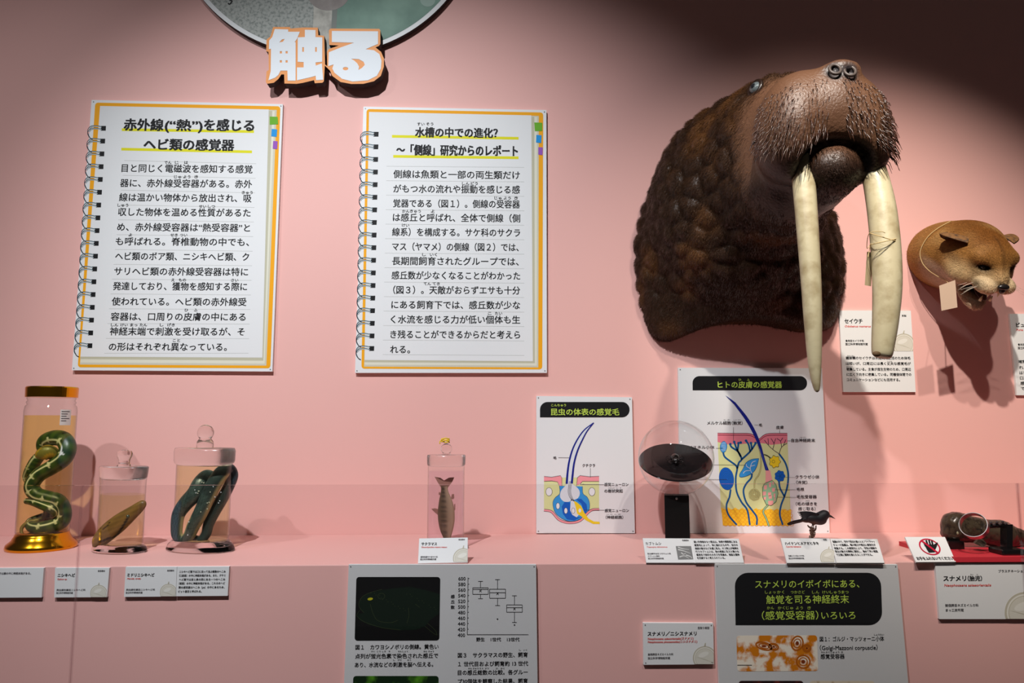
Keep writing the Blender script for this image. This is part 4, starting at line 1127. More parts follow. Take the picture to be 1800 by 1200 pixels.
def fin(name, pts, y=Yf, th=.0016):
    w = [P(zm[0] + a_ / zm[2], zm[1] + b_ / zm[2], y) for a_, b_ in pts]
    obj(name, MB().prism([p + np.array([0, -th / 2, 0]) for p in w], (0, th, 0)), FIN, rs, clean=True)


fin('tail_fin', [(334, 520), (310, 480), (284, 434), (330, 442), (358, 463), (395, 441), (438, 437), (424, 470), (388, 520)])
fin('dorsal_fin', [(312, 735), (285, 712), (258, 684), (290, 680), (318, 690)])
fin('adipose_fin', [(333, 580), (316, 574), (318, 552), (330, 556)])
fin('anal_fin', [(412, 600), (420, 570), (436, 568), (438, 602), (424, 612)])
fin('pelvic_fin', [(436, 650), (446, 644), (446, 690), (438, 700)])
# ================================================================== sculpting by distance fields
def surface_nets(fn, lo, hi, h):
    ax = [np.arange(a, b + h, h) for a, b in zip(lo, hi)]
    X = np.stack(np.meshgrid(*ax, indexing='ij'), -1)
    S = X.shape[:3]
    f = fn(X.reshape(-1, 3)).reshape(S)
    sgn = f < 0
    nx, ny, nz = (k - 1 for k in S)
    acc = np.zeros((nx, ny, nz, 3)); cnt = np.zeros((nx, ny, nz))
    cor = [(i, j, k) for i in (0, 1) for j in (0, 1) for k in (0, 1)]
    sl = lambda c: tuple(slice(c[a], c[a] + (nx, ny, nz)[a]) for a in range(3))
    for a in cor:
        for b in cor:
            if sum(abs(p - q) for p, q in zip(a, b)) == 1 and a < b:
                fa, fb = f[sl(a)], f[sl(b)]
                mk = (fa < 0) != (fb < 0)
                t = np.where(mk, fa / np.where(mk, fa - fb, 1), 0)[..., None]
                acc += np.where(mk[..., None], X[sl(a)] * (1 - t) + X[sl(b)] * t, 0)
                cnt += mk
    act = cnt > 0
    idx = -np.ones(act.shape, int); idx[act] = np.arange(act.sum())
    V = acc[act] / cnt[act][:, None]
    F = []
    for d in range(3):
        e1, e2 = [(1, 2), (2, 0), (0, 1)][d]
        A = sgn[tuple(slice(0, -1) if a == d else slice(1, -1) for a in range(3))]
        B = sgn[tuple(slice(1, None) if a == d else slice(1, -1) for a in range(3))]
        for flip in (0, 1):
            I = np.argwhere((A & ~B) if not flip else (~A & B))
            if not len(I): continue
            base = I.copy()
            for a in (e1, e2): base[:, a] += 1
            qs = []
            for o1, o2 in ((1, 1), (0, 1), (0, 0), (1, 0)):
                c = base.copy(); c[:, e1] -= o1; c[:, e2] -= o2
                qs.append(idx[c[:, 0], c[:, 1], c[:, 2]])
            Q = np.stack(qs, -1)
            F.append(Q if not flip else Q[:, ::-1])
    return V, np.concatenate(F)


def d_ell(p, c, r, R=None):
    q = p - np.asarray(c)
    if R is not None: q = q @ np.asarray(R)
    r = np.asarray(r, float)
    k0 = np.linalg.norm(q / r, axis=1); k1 = np.linalg.norm(q / (r * r), axis=1) + 1e-9
    return k0 * (k0 - 1) / k1


def d_cap(p, a, b, ra, rb):
    a, b = np.asarray(a), np.asarray(b)
    ab = b - a; t = np.clip(((p - a) @ ab) / (ab @ ab), 0, 1)
    return np.linalg.norm(p - a - t[:, None] * ab, axis=1) - (ra + (rb - ra) * t)


def smin(a, b, k):
    h = np.clip(0.5 + 0.5 * (b - a) / k, 0, 1)
    return b + (a - b) * h - k * h * (1 - h)


def smax(a, b, k): return -smin(-a, -b, k)


def rotm(rx=0, ry=0, rz=0):
    from mathutils import Euler
    return np.array(Euler((math.radians(rx), math.radians(ry), math.radians(rz))).to_matrix())


def normals(V, F):
    n = np.zeros_like(V)
    Fa = np.asarray(F)
    fn = np.cross(V[Fa[:, 2]] - V[Fa[:, 0]], V[Fa[:, 3]] - V[Fa[:, 1]])
    for k in range(4): np.add.at(n, Fa[:, k], fn)
    return n / (np.linalg.norm(n, axis=1)[:, None] + 1e-12)


def relax(V, F, it, lam=0.5):
    Fa = np.asarray(F)
    for _ in range(it):
        s = np.zeros_like(V); c = np.zeros(len(V))
        for k in range(4):
            a, b = Fa[:, k], Fa[:, (k + 1) % 4]
            np.add.at(s, a, V[b]); np.add.at(s, b, V[a]); np.add.at(c, a, 1); np.add.at(c, b, 1)
        V = V + lam * (s / np.maximum(c, 1)[:, None] - V)
    return V


def cells(V, seeds):                          # distance to nearest and second nearest seed
    kd = KDTree(len(seeds))
    for i, s in enumerate(seeds): kd.insert(Vector(s), i)
    kd.balance()
    d1 = np.zeros(len(V)); d2 = np.zeros(len(V)); ii = np.zeros(len(V), int)
    for k, v in enumerate(V):
        r = kd.find_n(Vector(v), 2)
        d1[k], d2[k], ii[k] = r[0][2], r[1][2], r[0][1]
    return d1, d2, ii


def vnoise(V, scale, seed=0):                 # cheap smooth noise from sines
    r = np.random.default_rng(seed); o = np.zeros(len(V))
    for k in range(6):
        d = r.normal(size=3); d /= np.linalg.norm(d)
        o += np.sin(V @ d * scale * (0.7 + 0.25 * k) + r.uniform(0, 6.28))
    return o / 6


def fur(V, F, C, density, length, width, comb, keep=None, lift=0.35, seed=1, jitter=.35):
    """short tapered hair blades rooted on a surface; comb(P,N) gives the lay direction"""
    r = np.random.default_rng(seed)
    Fa = np.asarray(F)
    area = 0.5 * np.linalg.norm(np.cross(V[Fa[:, 2]] - V[Fa[:, 0]], V[Fa[:, 3]] - V[Fa[:, 1]]), axis=1)
    cnt = r.poisson(area * density)
    fi = np.repeat(np.arange(len(Fa)), cnt)
    u, w = r.random((2, len(fi)))
    f = Fa[fi]
    wt = [(1 - u) * (1 - w), u * (1 - w), u * w, (1 - u) * w]
    p = sum(V[f[:, k]] * wt[k][:, None] for k in range(4))
    N = normals(V, F)
    nn = sum(N[f[:, k]] * wt[k][:, None] for k in range(4)); nn /= np.linalg.norm(nn, axis=1)[:, None]
    cc = sum(C[f[:, k]] * wt[k][:, None] for k in range(4))
    if keep is not None:
        kk = r.random(len(p)) < keep(p); p, nn, cc = p[kk], nn[kk], cc[kk]
    d = comb(p, nn) + r.normal(scale=jitter, size=p.shape)
    d -= nn * (d * nn).sum(1)[:, None]; d /= np.linalg.norm(d, axis=1)[:, None] + 1e-9
    L = length * r.uniform(.6, 1.3, len(p))[:, None]
    sd = np.cross(nn, d)
    a = p - nn * .001 - sd * width / 2; b = p - nn * .001 + sd * width / 2
    m = p + (d * .6 + nn * lift) * L * .55
    t = p + (d + nn * lift * .7) * L
    VV = np.stack([a, b, m + sd * width * .35, m - sd * width * .35, t], 1).reshape(-1, 3)
    k = np.arange(len(p)) * 5
    FF = [(i, i + 1, i + 2, i + 3) for i in k] + [(i + 3, i + 2, i + 4) for i in k]
    sh = r.uniform(.75, 1.3, len(p))[:, None]
    cc = np.clip(cc * np.concatenate([sh, sh, sh, np.ones_like(sh)], 1), 0, 1)
    return VV, FF, np.repeat(cc, 5, 0)


def hitter(V, F):
    b = BVHTree.FromPolygons([tuple(v) for v in V], [tuple(int(i) for i in f) for f in F])

    def hit(px, py):
        r = b.ray_cast(Vector(CAM), Vector(ray(px, py)))
        return (np.array(r[0]), np.array(r[1])) if r[0] is not None else (None, None)
    return b, hit


def zr(v): return np.array([v[0], v[1], v[2] + ZC])


# ================================================================== walrus head
WX = 0.776                                                         # muzzle axis
NOST = [tuple(P(px, py, -.728) - np.array([0, 0, ZC])) for px, py in ((1468, 122), (1494, 125))]
NOSE = tuple(P(1481, 124, -.704) - np.array([0, 0, ZC]))
CHIN = ((.788, -.636, .584), (.074, .090, .062))
GAPE = ((.784, -.696, .580), (.084, .088, .063))


def walrus_sdf(p):
    p = p - np.array([0, 0, ZC])
    d = d_ell(p, (.790, .02, .516), (.338, .20, .395))
    d = smin(d, d_ell(p, (.731, -.16, .653), (.247, .22, .295)), .08)
    d = smin(d, d_ell(p, (.780, -.29, .734), (.205, .20, .205)), .08)
    d = smin(d, d_ell(p, (.759, -.41, .746), (.144, .19, .169)), .06)
    d = smin(d, d_ell(p, (.764, -.40, .616), (.135, .20, .126)), .06)
    d = smin(d, d_cap(p, (.759, -.45, .780), (WX, -.64, .772), .086, .058), .05)
    for sx in (-1, 1):
        d = smin(d, d_ell(p, (WX + sx * .070, -.646, .690), (.084, .092, .132), rotm(0, sx * -8, 0)), .045)
        d = smin(d, d_ell(p, (WX + .008 + sx * .090, -.632, .632), (.050, .072, .050)), .03)
    d = smin(d, d_ell(p, (WX + .008, -.665, .725), (.06, .07, .085)), .04)
    d = smin(d, d_ell(p, NOSE, (.044, .028, .026)), .02)
    d = smax(d, -d_ell(p, *GAPE), .012)
    d = smin(d, d_ell(p, *CHIN), .012)
    d = smin(d, d_ell(p, (.800, -.555, .568), (.066, .09, .052)), .02)
    for sx in (-1, 1):                                            # hanging corners of the skin at the wall
        d = smin(d, d_ell(p, (.780 + sx * .245, -.01, .325), (.034, .035, .07), rotm(0, sx * 12, 0)), .06)
    d = smax(d, -d_ell(p, (.785, -.02, .215), (.225, .5, .10)), .03)
    d = smax(d, .272 - p[:, 2] - .08 * (p[:, 0] - .78) * -1, .03)
    for n_ in NOST: d = smax(d, -d_ell(p, n_, (.010, .020, .012)), .004)
    return smax(d, p[:, 1] + .001, .004)


V, Fq = surface_nets(walrus_sdf, (.38, -.78, ZC + .2), (1.16, .02, ZC + .98), .0105)
V = relax(V, Fq, 2)
N = normals(V, Fq)
rel = V - np.array([0, 0, ZC])
# folded, pebbled hide on the neck
seeds = []
rr = np.random.default_rng(3)
cand = V[rr.permutation(len(V))]
kd_keep = []
gap = .05
grid = {}
for c in cand:
    key = tuple((c / gap).astype(int))
    if any(np.linalg.norm(c - o) < gap for dx in (-1, 0, 1) for dy in (-1, 0, 1) for dz in (-1, 0, 1) for o in grid.get((key[0] + dx, key[1] + dy, key[2] + dz), ())): continue
    grid.setdefault(key, []).append(c); kd_keep.append(c)
d1, d2, ii = cells(V, kd_keep)
neckw = sm(-.52, -.45, rel[:, 1] + .45 * np.maximum(0, rel[:, 2] - .76))
lump_ = np.clip((d2 - d1) / gap, 0, 1)
amp = rr.uniform(.5, 1.1, len(kd_keep))[ii]
V = V + N * (neckw * ((sm(0, .7, lump_) - .4) * .013 * amp * sm(.30, .42, rel[:, 2])))[:, None]
V = V + N * ((1 - neckw) * vnoise(V, 90, 4) * .0012)[:, None]
V[:, 1] = np.minimum(V[:, 1], -.0012)
V = relax(V, Fq, 1, .4)
C = blend(np.tile(rgba((80, 53, 37)), (len(V), 1)), rgba((102, 71, 51)), 0.5 + .5 * vnoise(V, 30, 5))
C = blend(C, rgba((48, 29, 15)), neckw)
C = blend(C, rgba((92, 58, 28)), neckw * sm(.1, .5, vnoise(V, 26, 6)) * .7)
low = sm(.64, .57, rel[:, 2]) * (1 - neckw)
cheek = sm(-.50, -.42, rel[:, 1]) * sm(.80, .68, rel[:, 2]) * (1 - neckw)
C = blend(C, rgba((40, 25, 18)), np.clip(np.maximum(low, cheek), 0, 1) * .95)  # dark lip and cheek, plus shade under muzzle and throat painted into the skin
mo = np.exp(-np.clip(d_ell(rel, *GAPE), 0, 1) ** 2 / .006 ** 2) * sm(.0, .008, d_ell(rel, *CHIN)) * (rel[:, 1] < -.53)
C = blend(C, rgba((12, 8, 8)), np.clip(mo, 0, 1))
for sx in (-1, 1):
    nw = np.exp(-np.clip(d_ell(rel, NOST[(sx + 1) // 2], (.012, .022, .014)), 0, 1) ** 2 / .010 ** 2)
    C = blend(C, rgba((48, 42, 44)), nw)
wal = thing('walrus_head', 'large brown mounted walrus head with two long ivory tusks on the wall', 'walrus', (WX + .02, 0, ZC + .3))
mbw = MB().add(V, Fq, 0, C)
obj('head', mbw, mat('walrus_skin', (110, 80, 60), 0.42, 0.45, attr='Col', bump=(160, 0.5, 0.004)), wal, smooth=True)
bvh, hit = hitter(V, Fq)
FUR = mat('fur_fibre', (100, 70, 40), 0.6, 0.12, attr='Col')
fv, ff, fcol = fur(V, Fq, C, 95000, .014, .0012, lambda p, n: np.array([-.0, .6, -1.0]) + 0 * p, keep=lambda p: sm(-.53, -.46, p[:, 1] + .45 * np.maximum(0, p[:, 2] - ZC - .76)) * (d_ell(p - np.array([0, 0, ZC]), *GAPE) > .01), seed=2)
fm = MB().add(fv, ff, 0, fcol)
fm.add(*(lambda q: (q[0], q[1], 0, q[2]))(fur(V, Fq, C, 90000, .009, .0011, lambda p, n: np.array([0, -.3, -1.0]) + 0 * p, keep=lambda p: 1 - sm(.002, .012, d_ell(p - np.array([0, 0, ZC]), *CHIN)), seed=9)))
obj('fur', fm, FUR, wal, kind='stuff')
# whiskers on the two pads
NV = normals(V, Fq)
sel = np.where((rel[:, 1] < -.555) & (rel[:, 2] > .618 + .35 * np.maximum(0, .06 - np.abs(rel[:, 0] - WX))) & (rel[:, 2] < .785 - .2 * np.abs(rel[:, 0] - WX)) & (np.abs(rel[:, 0] - WX) > .016) & (d_ell(rel, *GAPE) > .016) & (NV[:, 1] < .1) & (rel[:, 1] < -.60 + .30 * np.maximum(0, .70 - rel[:, 2])))[0]
sel = rr.permutation(sel)[:1900]
wm = MB()
for i in sel:
    p = V[i] + (rr.random(3) - .5) * .008; n_ = NV[i]
    f_ = np.clip((.79 - rel[i, 2]) / .18, 0, 1)
    L = (.007 + .028 * f_ * f_) * rr.uniform(.7, 1.25)
    sx = np.sign(rel[i, 0] - WX)
    d_ = n_ * .34 + np.array([sx * (.15 + .25 * f_), .10, -.95]) + rr.normal(scale=.10, size=3)
    d_ -= n_ * min(0, d_ @ n_ - .12); d_ /= np.linalg.norm(d_)
    path = [p - n_ * .002, p + d_ * L * .45 + n_ * L * .10, p + d_ * L + np.array([0, 0, -.10 * L])]
    wm.tube(np.array(path), [.0011, .001, .0004], 4, caps=False)
obj('whiskers', wm, mat('bristle', (60, 32, 21), 0.3, 0.5, noise=(90, (104, 68, 44), .55, .75)), wal, smooth=True, kind='stuff')
# eyes
for side in (0, 1):
    p, n_ = hit(1328, 155)
    if p is None: p, n_ = np.array(bvh.find_nearest(Vector((WX - .145, -.47, ZC + .80)))[0]), np.array((-1, -.3, .3))
    if side:
        q_ = bvh.find_nearest(Vector((2 * WX - p[0], p[1], p[2])))
        p, n_ = np.array(q_[0]), np.array(q_[1])
    n_ = n_ / np.linalg.norm(n_)
    er = .0165
    Rm = np.array(Vector(n_).to_track_quat('Z', 'Y').to_matrix())
    e = obj('eye', MB().ell(p - n_ * .0005, (er, er, er * .8), Rm), mat('eye_ball', (84, 92, 95), 0.08, 0.8), wal, smooth=True, label='glassy grey eye')
    obj('pupil', MB().ell(p + n_ * (-.0005 + er * .62), (er * .5, er * .5, er * .24), Rm, 16), mat('pupil', (24, 26, 30), 0.05, 0.8), e, smooth=True)
    ring_ = [p + Rm @ np.array([er * 1.12 * math.cos(t), er * 1.25 * math.sin(t), .000]) for t in np.linspace(0, 2 * math.pi, 25)]
    obj('eyelid', MB().tube(np.array(ring_), .0055, 10, up=n_, caps=False), mat('eyelid_skin', (34, 21, 15), 0.3, 0.5), e, smooth=True)
for nst in NOST:
    q_, n_ = np.array(bvh.find_nearest(Vector(zr(nst) + np.array([0, -.03, .012])))[0]), np.array([-.12, -.90, .42])
    c_ = zr(nst)
    Rm = np.array(Vector(n_).to_track_quat('Z', 'Y').to_matrix())
    rg = [c_ + Rm @ np.array([.0118 * math.cos(t), .0148 * math.sin(t), .0]) for t in np.linspace(0, 2 * math.pi, 33)]
    obj('nostril', MB().tube(np.array(rg), .0036, 12, up=n_, caps=False), mat('nose_skin', (70, 60, 56), 0.45, 0.4), wal, smooth=True, label='grey nostril rim')
# tusks
IV = mat('ivory', (190, 178, 144), 0.42, 0.4, noise=(26, (150, 132, 96), .45, .75), bump=(60, 0.2, 0.003))


def tusk(pts, blunt):
    q = smooth_path(pts, 8)
    pa = np.array([P(x, y, d) for x, y, d, r in q]); ra = np.array([r for *_, r in q]) * np.array([mpp(p) for p in pa])
    mb = MB().tube(pa, ra, 32, caps=True)
    v = mb.v[0].reshape(len(pa), 32, 3)
    for k in range(len(pa)):                                      # shallow groove along the front
        for i in range(32):
            g = math.exp(-((i - 20) / 1.6) ** 2) * .05 + math.exp(-((i - 27) / 2.0) ** 2) * .035
            v[k, i] += (pa[k] - v[k, i]) * g
    mb.v[0] = v.reshape(-1, 3)
    return obj('tusk', mb, IV, wal, smooth=True)


TY = -.655
tusk([(1408, 262, TY + .02, 20), (1411, 290, TY, 20), (1418, 380, TY - .02, 19), (1425, 480, TY - .035, 17.5), (1429, 560, TY - .045, 15.5), (1432, 630, TY - .05, 12), (1434, 665, TY - .052, 8.5), (1436, 684, TY - .053, 5), (1436.5, 689, TY - .053, 1.5)], 0)
tusk([(1526, 272, TY + .02, 20), (1536, 300, TY, 21), (1549, 360, TY - .02, 24), (1557, 430, TY - .035, 25), (1560, 500, TY - .045, 24.5), (1557, 560, TY - .05, 22), (1553, 600, TY - .052, 19.5), (1551, 622, TY - .053, 17), (1550, 628, TY - .053, 12)], 1)
dk = MB().ell(P(1541, 622, TY - .075), (.009, .006, .006), n=14)
obj('decay_spot', dk, mat('dark_ivory', (92, 70, 44), 0.7), wal, smooth=True)
# paper tag tied to the right tusk
tg = thing('paper_tag', 'narrow paper tag tied with string round the right walrus tusk', 'tag', P(1525, 500, TY - .03))
def ringpx(y, tilt, r, k): return [P(1556 + r * math.cos(t), y + tilt * math.cos(t), TY - .036 - .042 * math.sin(t)) for t in np.linspace(k, k + 2 * math.pi, 40)]
obj('string', MB().tube(np.array(ringpx(424, -6, 26.5, 0)), .0011, 6).tube(np.array(ringpx(418, 8, 26.2, 0)), .0010, 6).tube(smooth_path([P(1531, 428, TY - .03), P(1524, 436, TY - .04), P(1528, 410, TY - .075), P(1548, 407, TY - .085), P(1556, 409, TY - .085)], 6), .0008, 6).tube(smooth_path([P(1531, 428, TY - .03), P(1527, 445, TY - .03), P(1526, 452, TY - .03)], 6), .0009, 6), mat('string', (196, 170, 120), 0.8), tg, smooth=True)
tp = [P(1524, 442, TY - .03), P(1534, 444, TY - .012), P(1531, 503, TY - .012), P(1520, 501, TY - .03)]
obj('paper', MB().prism(tp, (.0006, .0006, 0)), mat('tag_paper', (196, 180, 146), 0.8), tg, clean=True)

# ================================================================== puma head
def pq(px, py, y): return P(px, py, y)


hc = np.array([1.424, -.209, ZC + .493])                           # skull centre
gaze = np.array([.037, -.751, -.659])
Xh = np.cross(gaze, (0, 0, 1)); Xh /= np.linalg.norm(Xh)          # puma's left-right axis (towards viewer's left... along -x)
Zh = np.cross(Xh, gaze)
B = np.stack([Xh, gaze, Zh], 1)                                   # columns: side, forward, up
hl = lambda s_, f_, u_: hc + B @ np.array([s_, f_, u_])


def puma_sdf(p):
    d = d_ell(p, pq(1672, 448, -.01), (.135, .11, .105))
    d = smin(d, d_ell(p, pq(1686, 447, -.11), (.118, .13, .100)), .05)
    d = smin(d, d_ell(p, hl(0, 0, .004), (.080, .098, .076), B), .04)
    d = smin(d, d_ell(p, hl(0, .055, .012), (.062, .06, .052), B), .03)
    d = smin(d, d_ell(p, hl(0, .092, -.012), (.030, .052, .030), B), .02)
    for sx in (-1, 1):
        d = smin(d, d_ell(p, hl(sx * .052, .03, -.032), (.034, .06, .036), B), .025)
        d = smin(d, d_ell(p, hl(sx * .025, .114, -.034), (.031, .034, .021), B), .010)
        d = smin(d, d_ell(p, hl(sx * .038, .072, .033), (.028, .026, .017), B), .012)
    d = smin(d, d_ell(p, hl(0, .044, -.096), (.040, .064, .015), B @ rotm(-30)), .016)
    d = smin(d, d_ell(p, hl(0, -.03, -.05), (.06, .08, .05), B), .03)
    d = smax(d, -d_ell(p, hl(0, .080, -.071), (.046, .086, .021), B @ rotm(-17)), .006)
    for sx in (-1, 1): d = smax(d, -d_ell(p, hl(sx * .036, .094, .012), (.018, .026, .011), B), .006)
    return smax(d, p[:, 1] + .001, .004)


V, Fq = surface_nets(puma_sdf, hc - np.array([.28, .22, .20]), hc + np.array([.20, .26, .20]), .0052)
V = relax(V, Fq, 2)
V[:, 1] = np.minimum(V[:, 1], -.0012)
loc = (V - hc) @ B
N = normals(V, Fq)
onhead = sm(-.03, .06, loc[:, 1])
C = blend(np.tile(rgba((160, 112, 58)), (len(V), 1)), rgba((118, 70, 28)), sm(.02, .08, loc[:, 2]) * .9)
C = blend(C, rgba((176, 136, 84)), sm(-.1, .7, vnoise(V, 60, 8)) * .5)
C = blend(C, rgba((206, 176, 130)), onhead * sm(.03, -.02, loc[:, 2]))
C = blend(C, rgba((206, 176, 150)), sm(-.03, -.06, loc[:, 2]) * sm(-.12, -.02, loc[:, 1]))
C = blend(C, rgba((226, 204, 170)), np.exp(-(np.linalg.norm((loc * np.array([1, 1, 1.0]) - np.sign(loc) * np.array([.025, 0, 0]) - np.array([0, .12, -.034])) / np.array([.034, .04, .024]), axis=1)) ** 4) * .8)
C = blend(C, rgba((46, 32, 24)), np.exp(-((np.abs(loc[:, 0]) - .054) / .012) ** 2 - ((loc[:, 1] - .118) / .02) ** 2 - ((loc[:, 2] + .03) / .012) ** 2) * .8)
for sx in (-1, 1):
    C = blend(C, rgba((34, 24, 20)), np.exp(-(np.linalg.norm((loc - np.array([sx * .036, .088, .012])) / np.array([.024, .040, .017]), axis=1)) ** 4))
    C = blend(C, rgba((92, 60, 34)), np.exp(-(np.linalg.norm((loc - np.array([sx * .07, .02, .006])) / np.array([.03, .035, .012]), axis=1)) ** 2) * .6)
C = blend(C, rgba((206, 180, 152)), sm(-.080, -.095, loc[:, 2]) * sm(0, .02, loc[:, 1]))
C = blend(C, rgba((70, 44, 24)), np.exp(-(loc[:, 0] / .004) ** 2) * sm(.03, .05, loc[:, 1]) * sm(.0, .02, loc[:, 2]) * .7)
mw = np.exp(-np.clip(d_ell(loc, (0, .080, -.071), (.046, .086, .021), rotm(-17)), 0, 1) ** 2 / .006 ** 2)
C = blend(C, rgba((24, 16, 16)), np.clip(mw * 1.2, 0, 1))
pum = thing('puma_head', 'tawny snarling puma head mounted on the wall right of the walrus', 'puma', (hc[0], 0, hc[2] - .1))
obj('head', MB().add(V, Fq, 0, C), mat('puma_skin', (170, 120, 70), 0.6, 0.3, attr='Col', bump=(300, 0.4, 0.002)), pum, smooth=True)


def comb(p, n): l = (p - hc) @ B; return np.where((l[:, 1] > .06)[:, None], -gaze, -gaze * .8 + np.array([-.2, .3, -.5]))


fv, ff, fcol = fur(V, Fq, C, 560000, .0095, .0009, comb, keep=lambda p: 1 - .97 * np.exp(-np.clip(d_ell((p - hc) @ B, (0, .080, -.071), (.046, .086, .021), rotm(-17)), 0, 1) ** 2 / .005 ** 2), seed=5, lift=.32, jitter=.25)
obj('fur', MB().add(fv, ff, 0, fcol), FUR, pum, kind='stuff')
DARK = mat('puma_dark', (26, 22, 22), 0.3, 0.5)
for sx in (-1, 1):
    e = hl(sx * .036, .087, .010)
    obj('eye', MB().ell(e, (.0095, .0095, .008), B, 18), mat('puma_eye', (34, 36, 36), 0.06, 0.8), pum, smooth=True)
nz = MB().ell(hl(0, .149, -.021), (.017, .009, .009), B, 20).ell(hl(0, .150, -.031), (.008, .007, .010), B, 16)
obj('nose', nz, DARK, pum, smooth=True, label='black nose')
for sx in (-1, 1):
    for up_ in (0, 1):
        a0 = hl(sx * .015, .126 if up_ else .108, -.046 if up_ else -.090); ln = -.020 if up_ else .018
        a1 = a0 + B @ np.array([0, .002, ln])
        obj('fang', MB().tube(np.array([a0, (a0 + a1) / 2, a1]), [.0042, .0032, .0006], 10), mat('tooth', (206, 190, 150), 0.3, 0.5), pum, smooth=True)
obj('tongue', MB().ell(hl(0, .075, -.078), (.016, .035, .006), B @ rotm(-20), 18), mat('tongue', (70, 34, 34), 0.4), pum, smooth=True)
for sx in (-1, 1):                                               # ears laid back, cupped
    base = hl(sx * .052, .004, .044)
    ax = B @ np.array([sx * .82, -.50, .05]); ax /= np.linalg.norm(ax)
    op = B @ np.array([sx * .1, .5, -.85]); op -= ax * (op @ ax); op /= np.linalg.norm(op)
    sd = np.cross(ax, op)
    vs = []; nu, nv = 10, 12
    for layer in (0, 1):
        for i in range(nu):
            t = i / (nu - 1); w = .036 * (1 - t ** 2.2) ** .5 + .0005
            for j in range(nv):
                s_ = -1 + 2 * j / (nv - 1)
                vs.append(base + ax * (t * .072) + sd * (w * s_) + op * ((s_ * s_ - .6) * w * .55 + (0 if layer else -.0035)))
    f_ = []
    for layer in (0, 1):
        o_ = layer * nu * nv
        for i in range(nu - 1):
            for j in range(nv - 1):
                q_ = (o_ + i * nv + j, o_ + i * nv + j + 1, o_ + (i + 1) * nv + j + 1, o_ + (i + 1) * nv + j)
                f_.append(q_ if layer else q_[::-1])
    for i in range(nu - 1):
        for j in (0, nv - 1): f_.append((i * nv + j, (i + 1) * nv + j, nu * nv + (i + 1) * nv + j, nu * nv + i * nv + j))
    ea = obj('ear', MB().add(vs, f_), mat('ear_skin', (120, 84, 50), 0.7, 0.2, noise=(90, (66, 50, 40), .45, .7)), pum, smooth=True)
wk = MB()
for sx in (-1, 1):
    for k in range(7):
        a0 = hl(sx * (.034 + .004 * (k % 3)), .125 - .006 * k, -.030 - .004 * (k % 4))
        d_ = B @ np.array([sx * .9, -.05 + .1 * (k % 3), -.15 - .08 * (k % 3)])
        wk.tube(smooth_path([a0, a0 + d_ * .03, a0 + d_ * .06 + np.array([0, 0, -.006])], 3), [.0004] * 3 + [.0003] * 3 + [.00015], 4)
obj('whiskers', wk, mat('pale_whisker', (226, 214, 196), 0.4), pum, smooth=True, kind='stuff')
bvp, hitp = hitter(V, Fq)
tg = thing('paper_tag', 'blank square paper tag hanging on a string under the puma neck', 'tag', P(1668, 545, -.24))
YT = -.235
st = []
for px, py in ((1672, 392), (1650, 404), (1632, 420), (1621, 442), (1624, 460), (1636, 474), (1652, 484), (1664, 490)):
    p, n_ = hitp(px, py)
    if p is not None: st.append(p + n_ * .006)
st.append(P(1667, 497, YT))
obj('string', MB().tube(smooth_path(st, 6), .0011, 6), MATS['string'], tg, smooth=True)
tp = [P(1651, 502, YT), P(1679, 492, YT), P(1683, 540, YT), P(1655, 546, YT)]
obj('paper', MB().prism(tp, (0, .0006, 0)), mat('tag_paper_tan', (196, 168, 146), 0.8), tg, clean=True)
# ================================================================== beetle in a glass globe
cs = PZ(1191, 955, ZS); ms = mpp(cs); YS = cs[1]
sc_ = P(1188, 804.5, YS); mS = mpp(sc_)
R = 65.5 * mS
hw = 21 * ms
root = thing('globe_display', 'clear glass globe with a tilted black disc on a black post', 'display globe', (cs[0], cs[1], ZS))
TW = np.array(Matrix.Rotation(math.radians(-13), 3, 'Z'))
ztop = sc_[2] - R - ZS + .004
obj('post', MB().prism([cs * np.array([1, 1, 0]) + TW @ np.array([sx_ * hw, -hw, 0]) + np.array([0, 0, ZS + zz]) for sx_, zz in ((-1, 0), (1, 0), (1, ztop), (-1, ztop))], TW @ np.array([0, 1.5 * hw, 0])), mat('black_lacquer', (10, 10, 10), 0.5, 0.15), root, clean=True).modifiers.new('edge', 'BEVEL').width = .0012
swm = MB().lathe([(.0032, 0), (.0032, .003), (.002, .0036), (0, .0036)], (0, 0, 0), 20)
swm.v[0] = (swm.v[0][:, [0, 2, 1]] * np.array([1, -1, 1]) + np.array([0, -hw, 0])) @ TW.T + np.array([cs[0], cs[1], ZS + ztop - .008])
obj('screw', swm, mat('screw_steel', (150, 150, 150), .3, .5, 1.0), root, clean=True)
GGL = glassy('globe_glass', (0.985, 0.985, 0.985), rough=0.02, edge=(0.62, 0.60, 0.59))
obj('globe', MB().ell(sc_, (R, R, R), n=72), GGL, root, smooth=True)
nrm = np.array([-.06, -.47, .88]); nrm /= np.linalg.norm(nrm)
Rm = np.array(Vector(nrm).to_track_quat('Z', 'Y').to_matrix())
dcn = P(1187, 811.5, YS)
db = MB().lathe([(R * .955, -.0015), (R * .97, 0), (R * .955, .0015), (0, .0015)], (0, 0, 0), 72)
db.v[0] = db.v[0] @ Rm.T + dcn
obj('disc', db, mat('smoked_disc', (22, 19, 20), 0.12, 0.25), root, smooth=False, clean=True, label='glossy black disc')
bt = dcn + nrm * .0018
beet = thing('beetle_specimen', 'small black horned beetle lying on the black disc in the globe', 'beetle', bt)
BM = mat('beetle_shell', (20, 15, 14), 0.18, 0.6)
lo = lambda x, y, z_: bt + Rm @ np.array([x, y, z_])
k = .0128
obj('body', MB().ell(lo(0, .3 * k, .7 * k), (k * .95, k * 1.35, k * .75), Rm, 28), BM, beet, smooth=True)
obj('thorax', MB().ell(lo(0, -1.0 * k, .75 * k), (k * .8, k * .55, k * .6), Rm, 24), BM, beet, smooth=True)
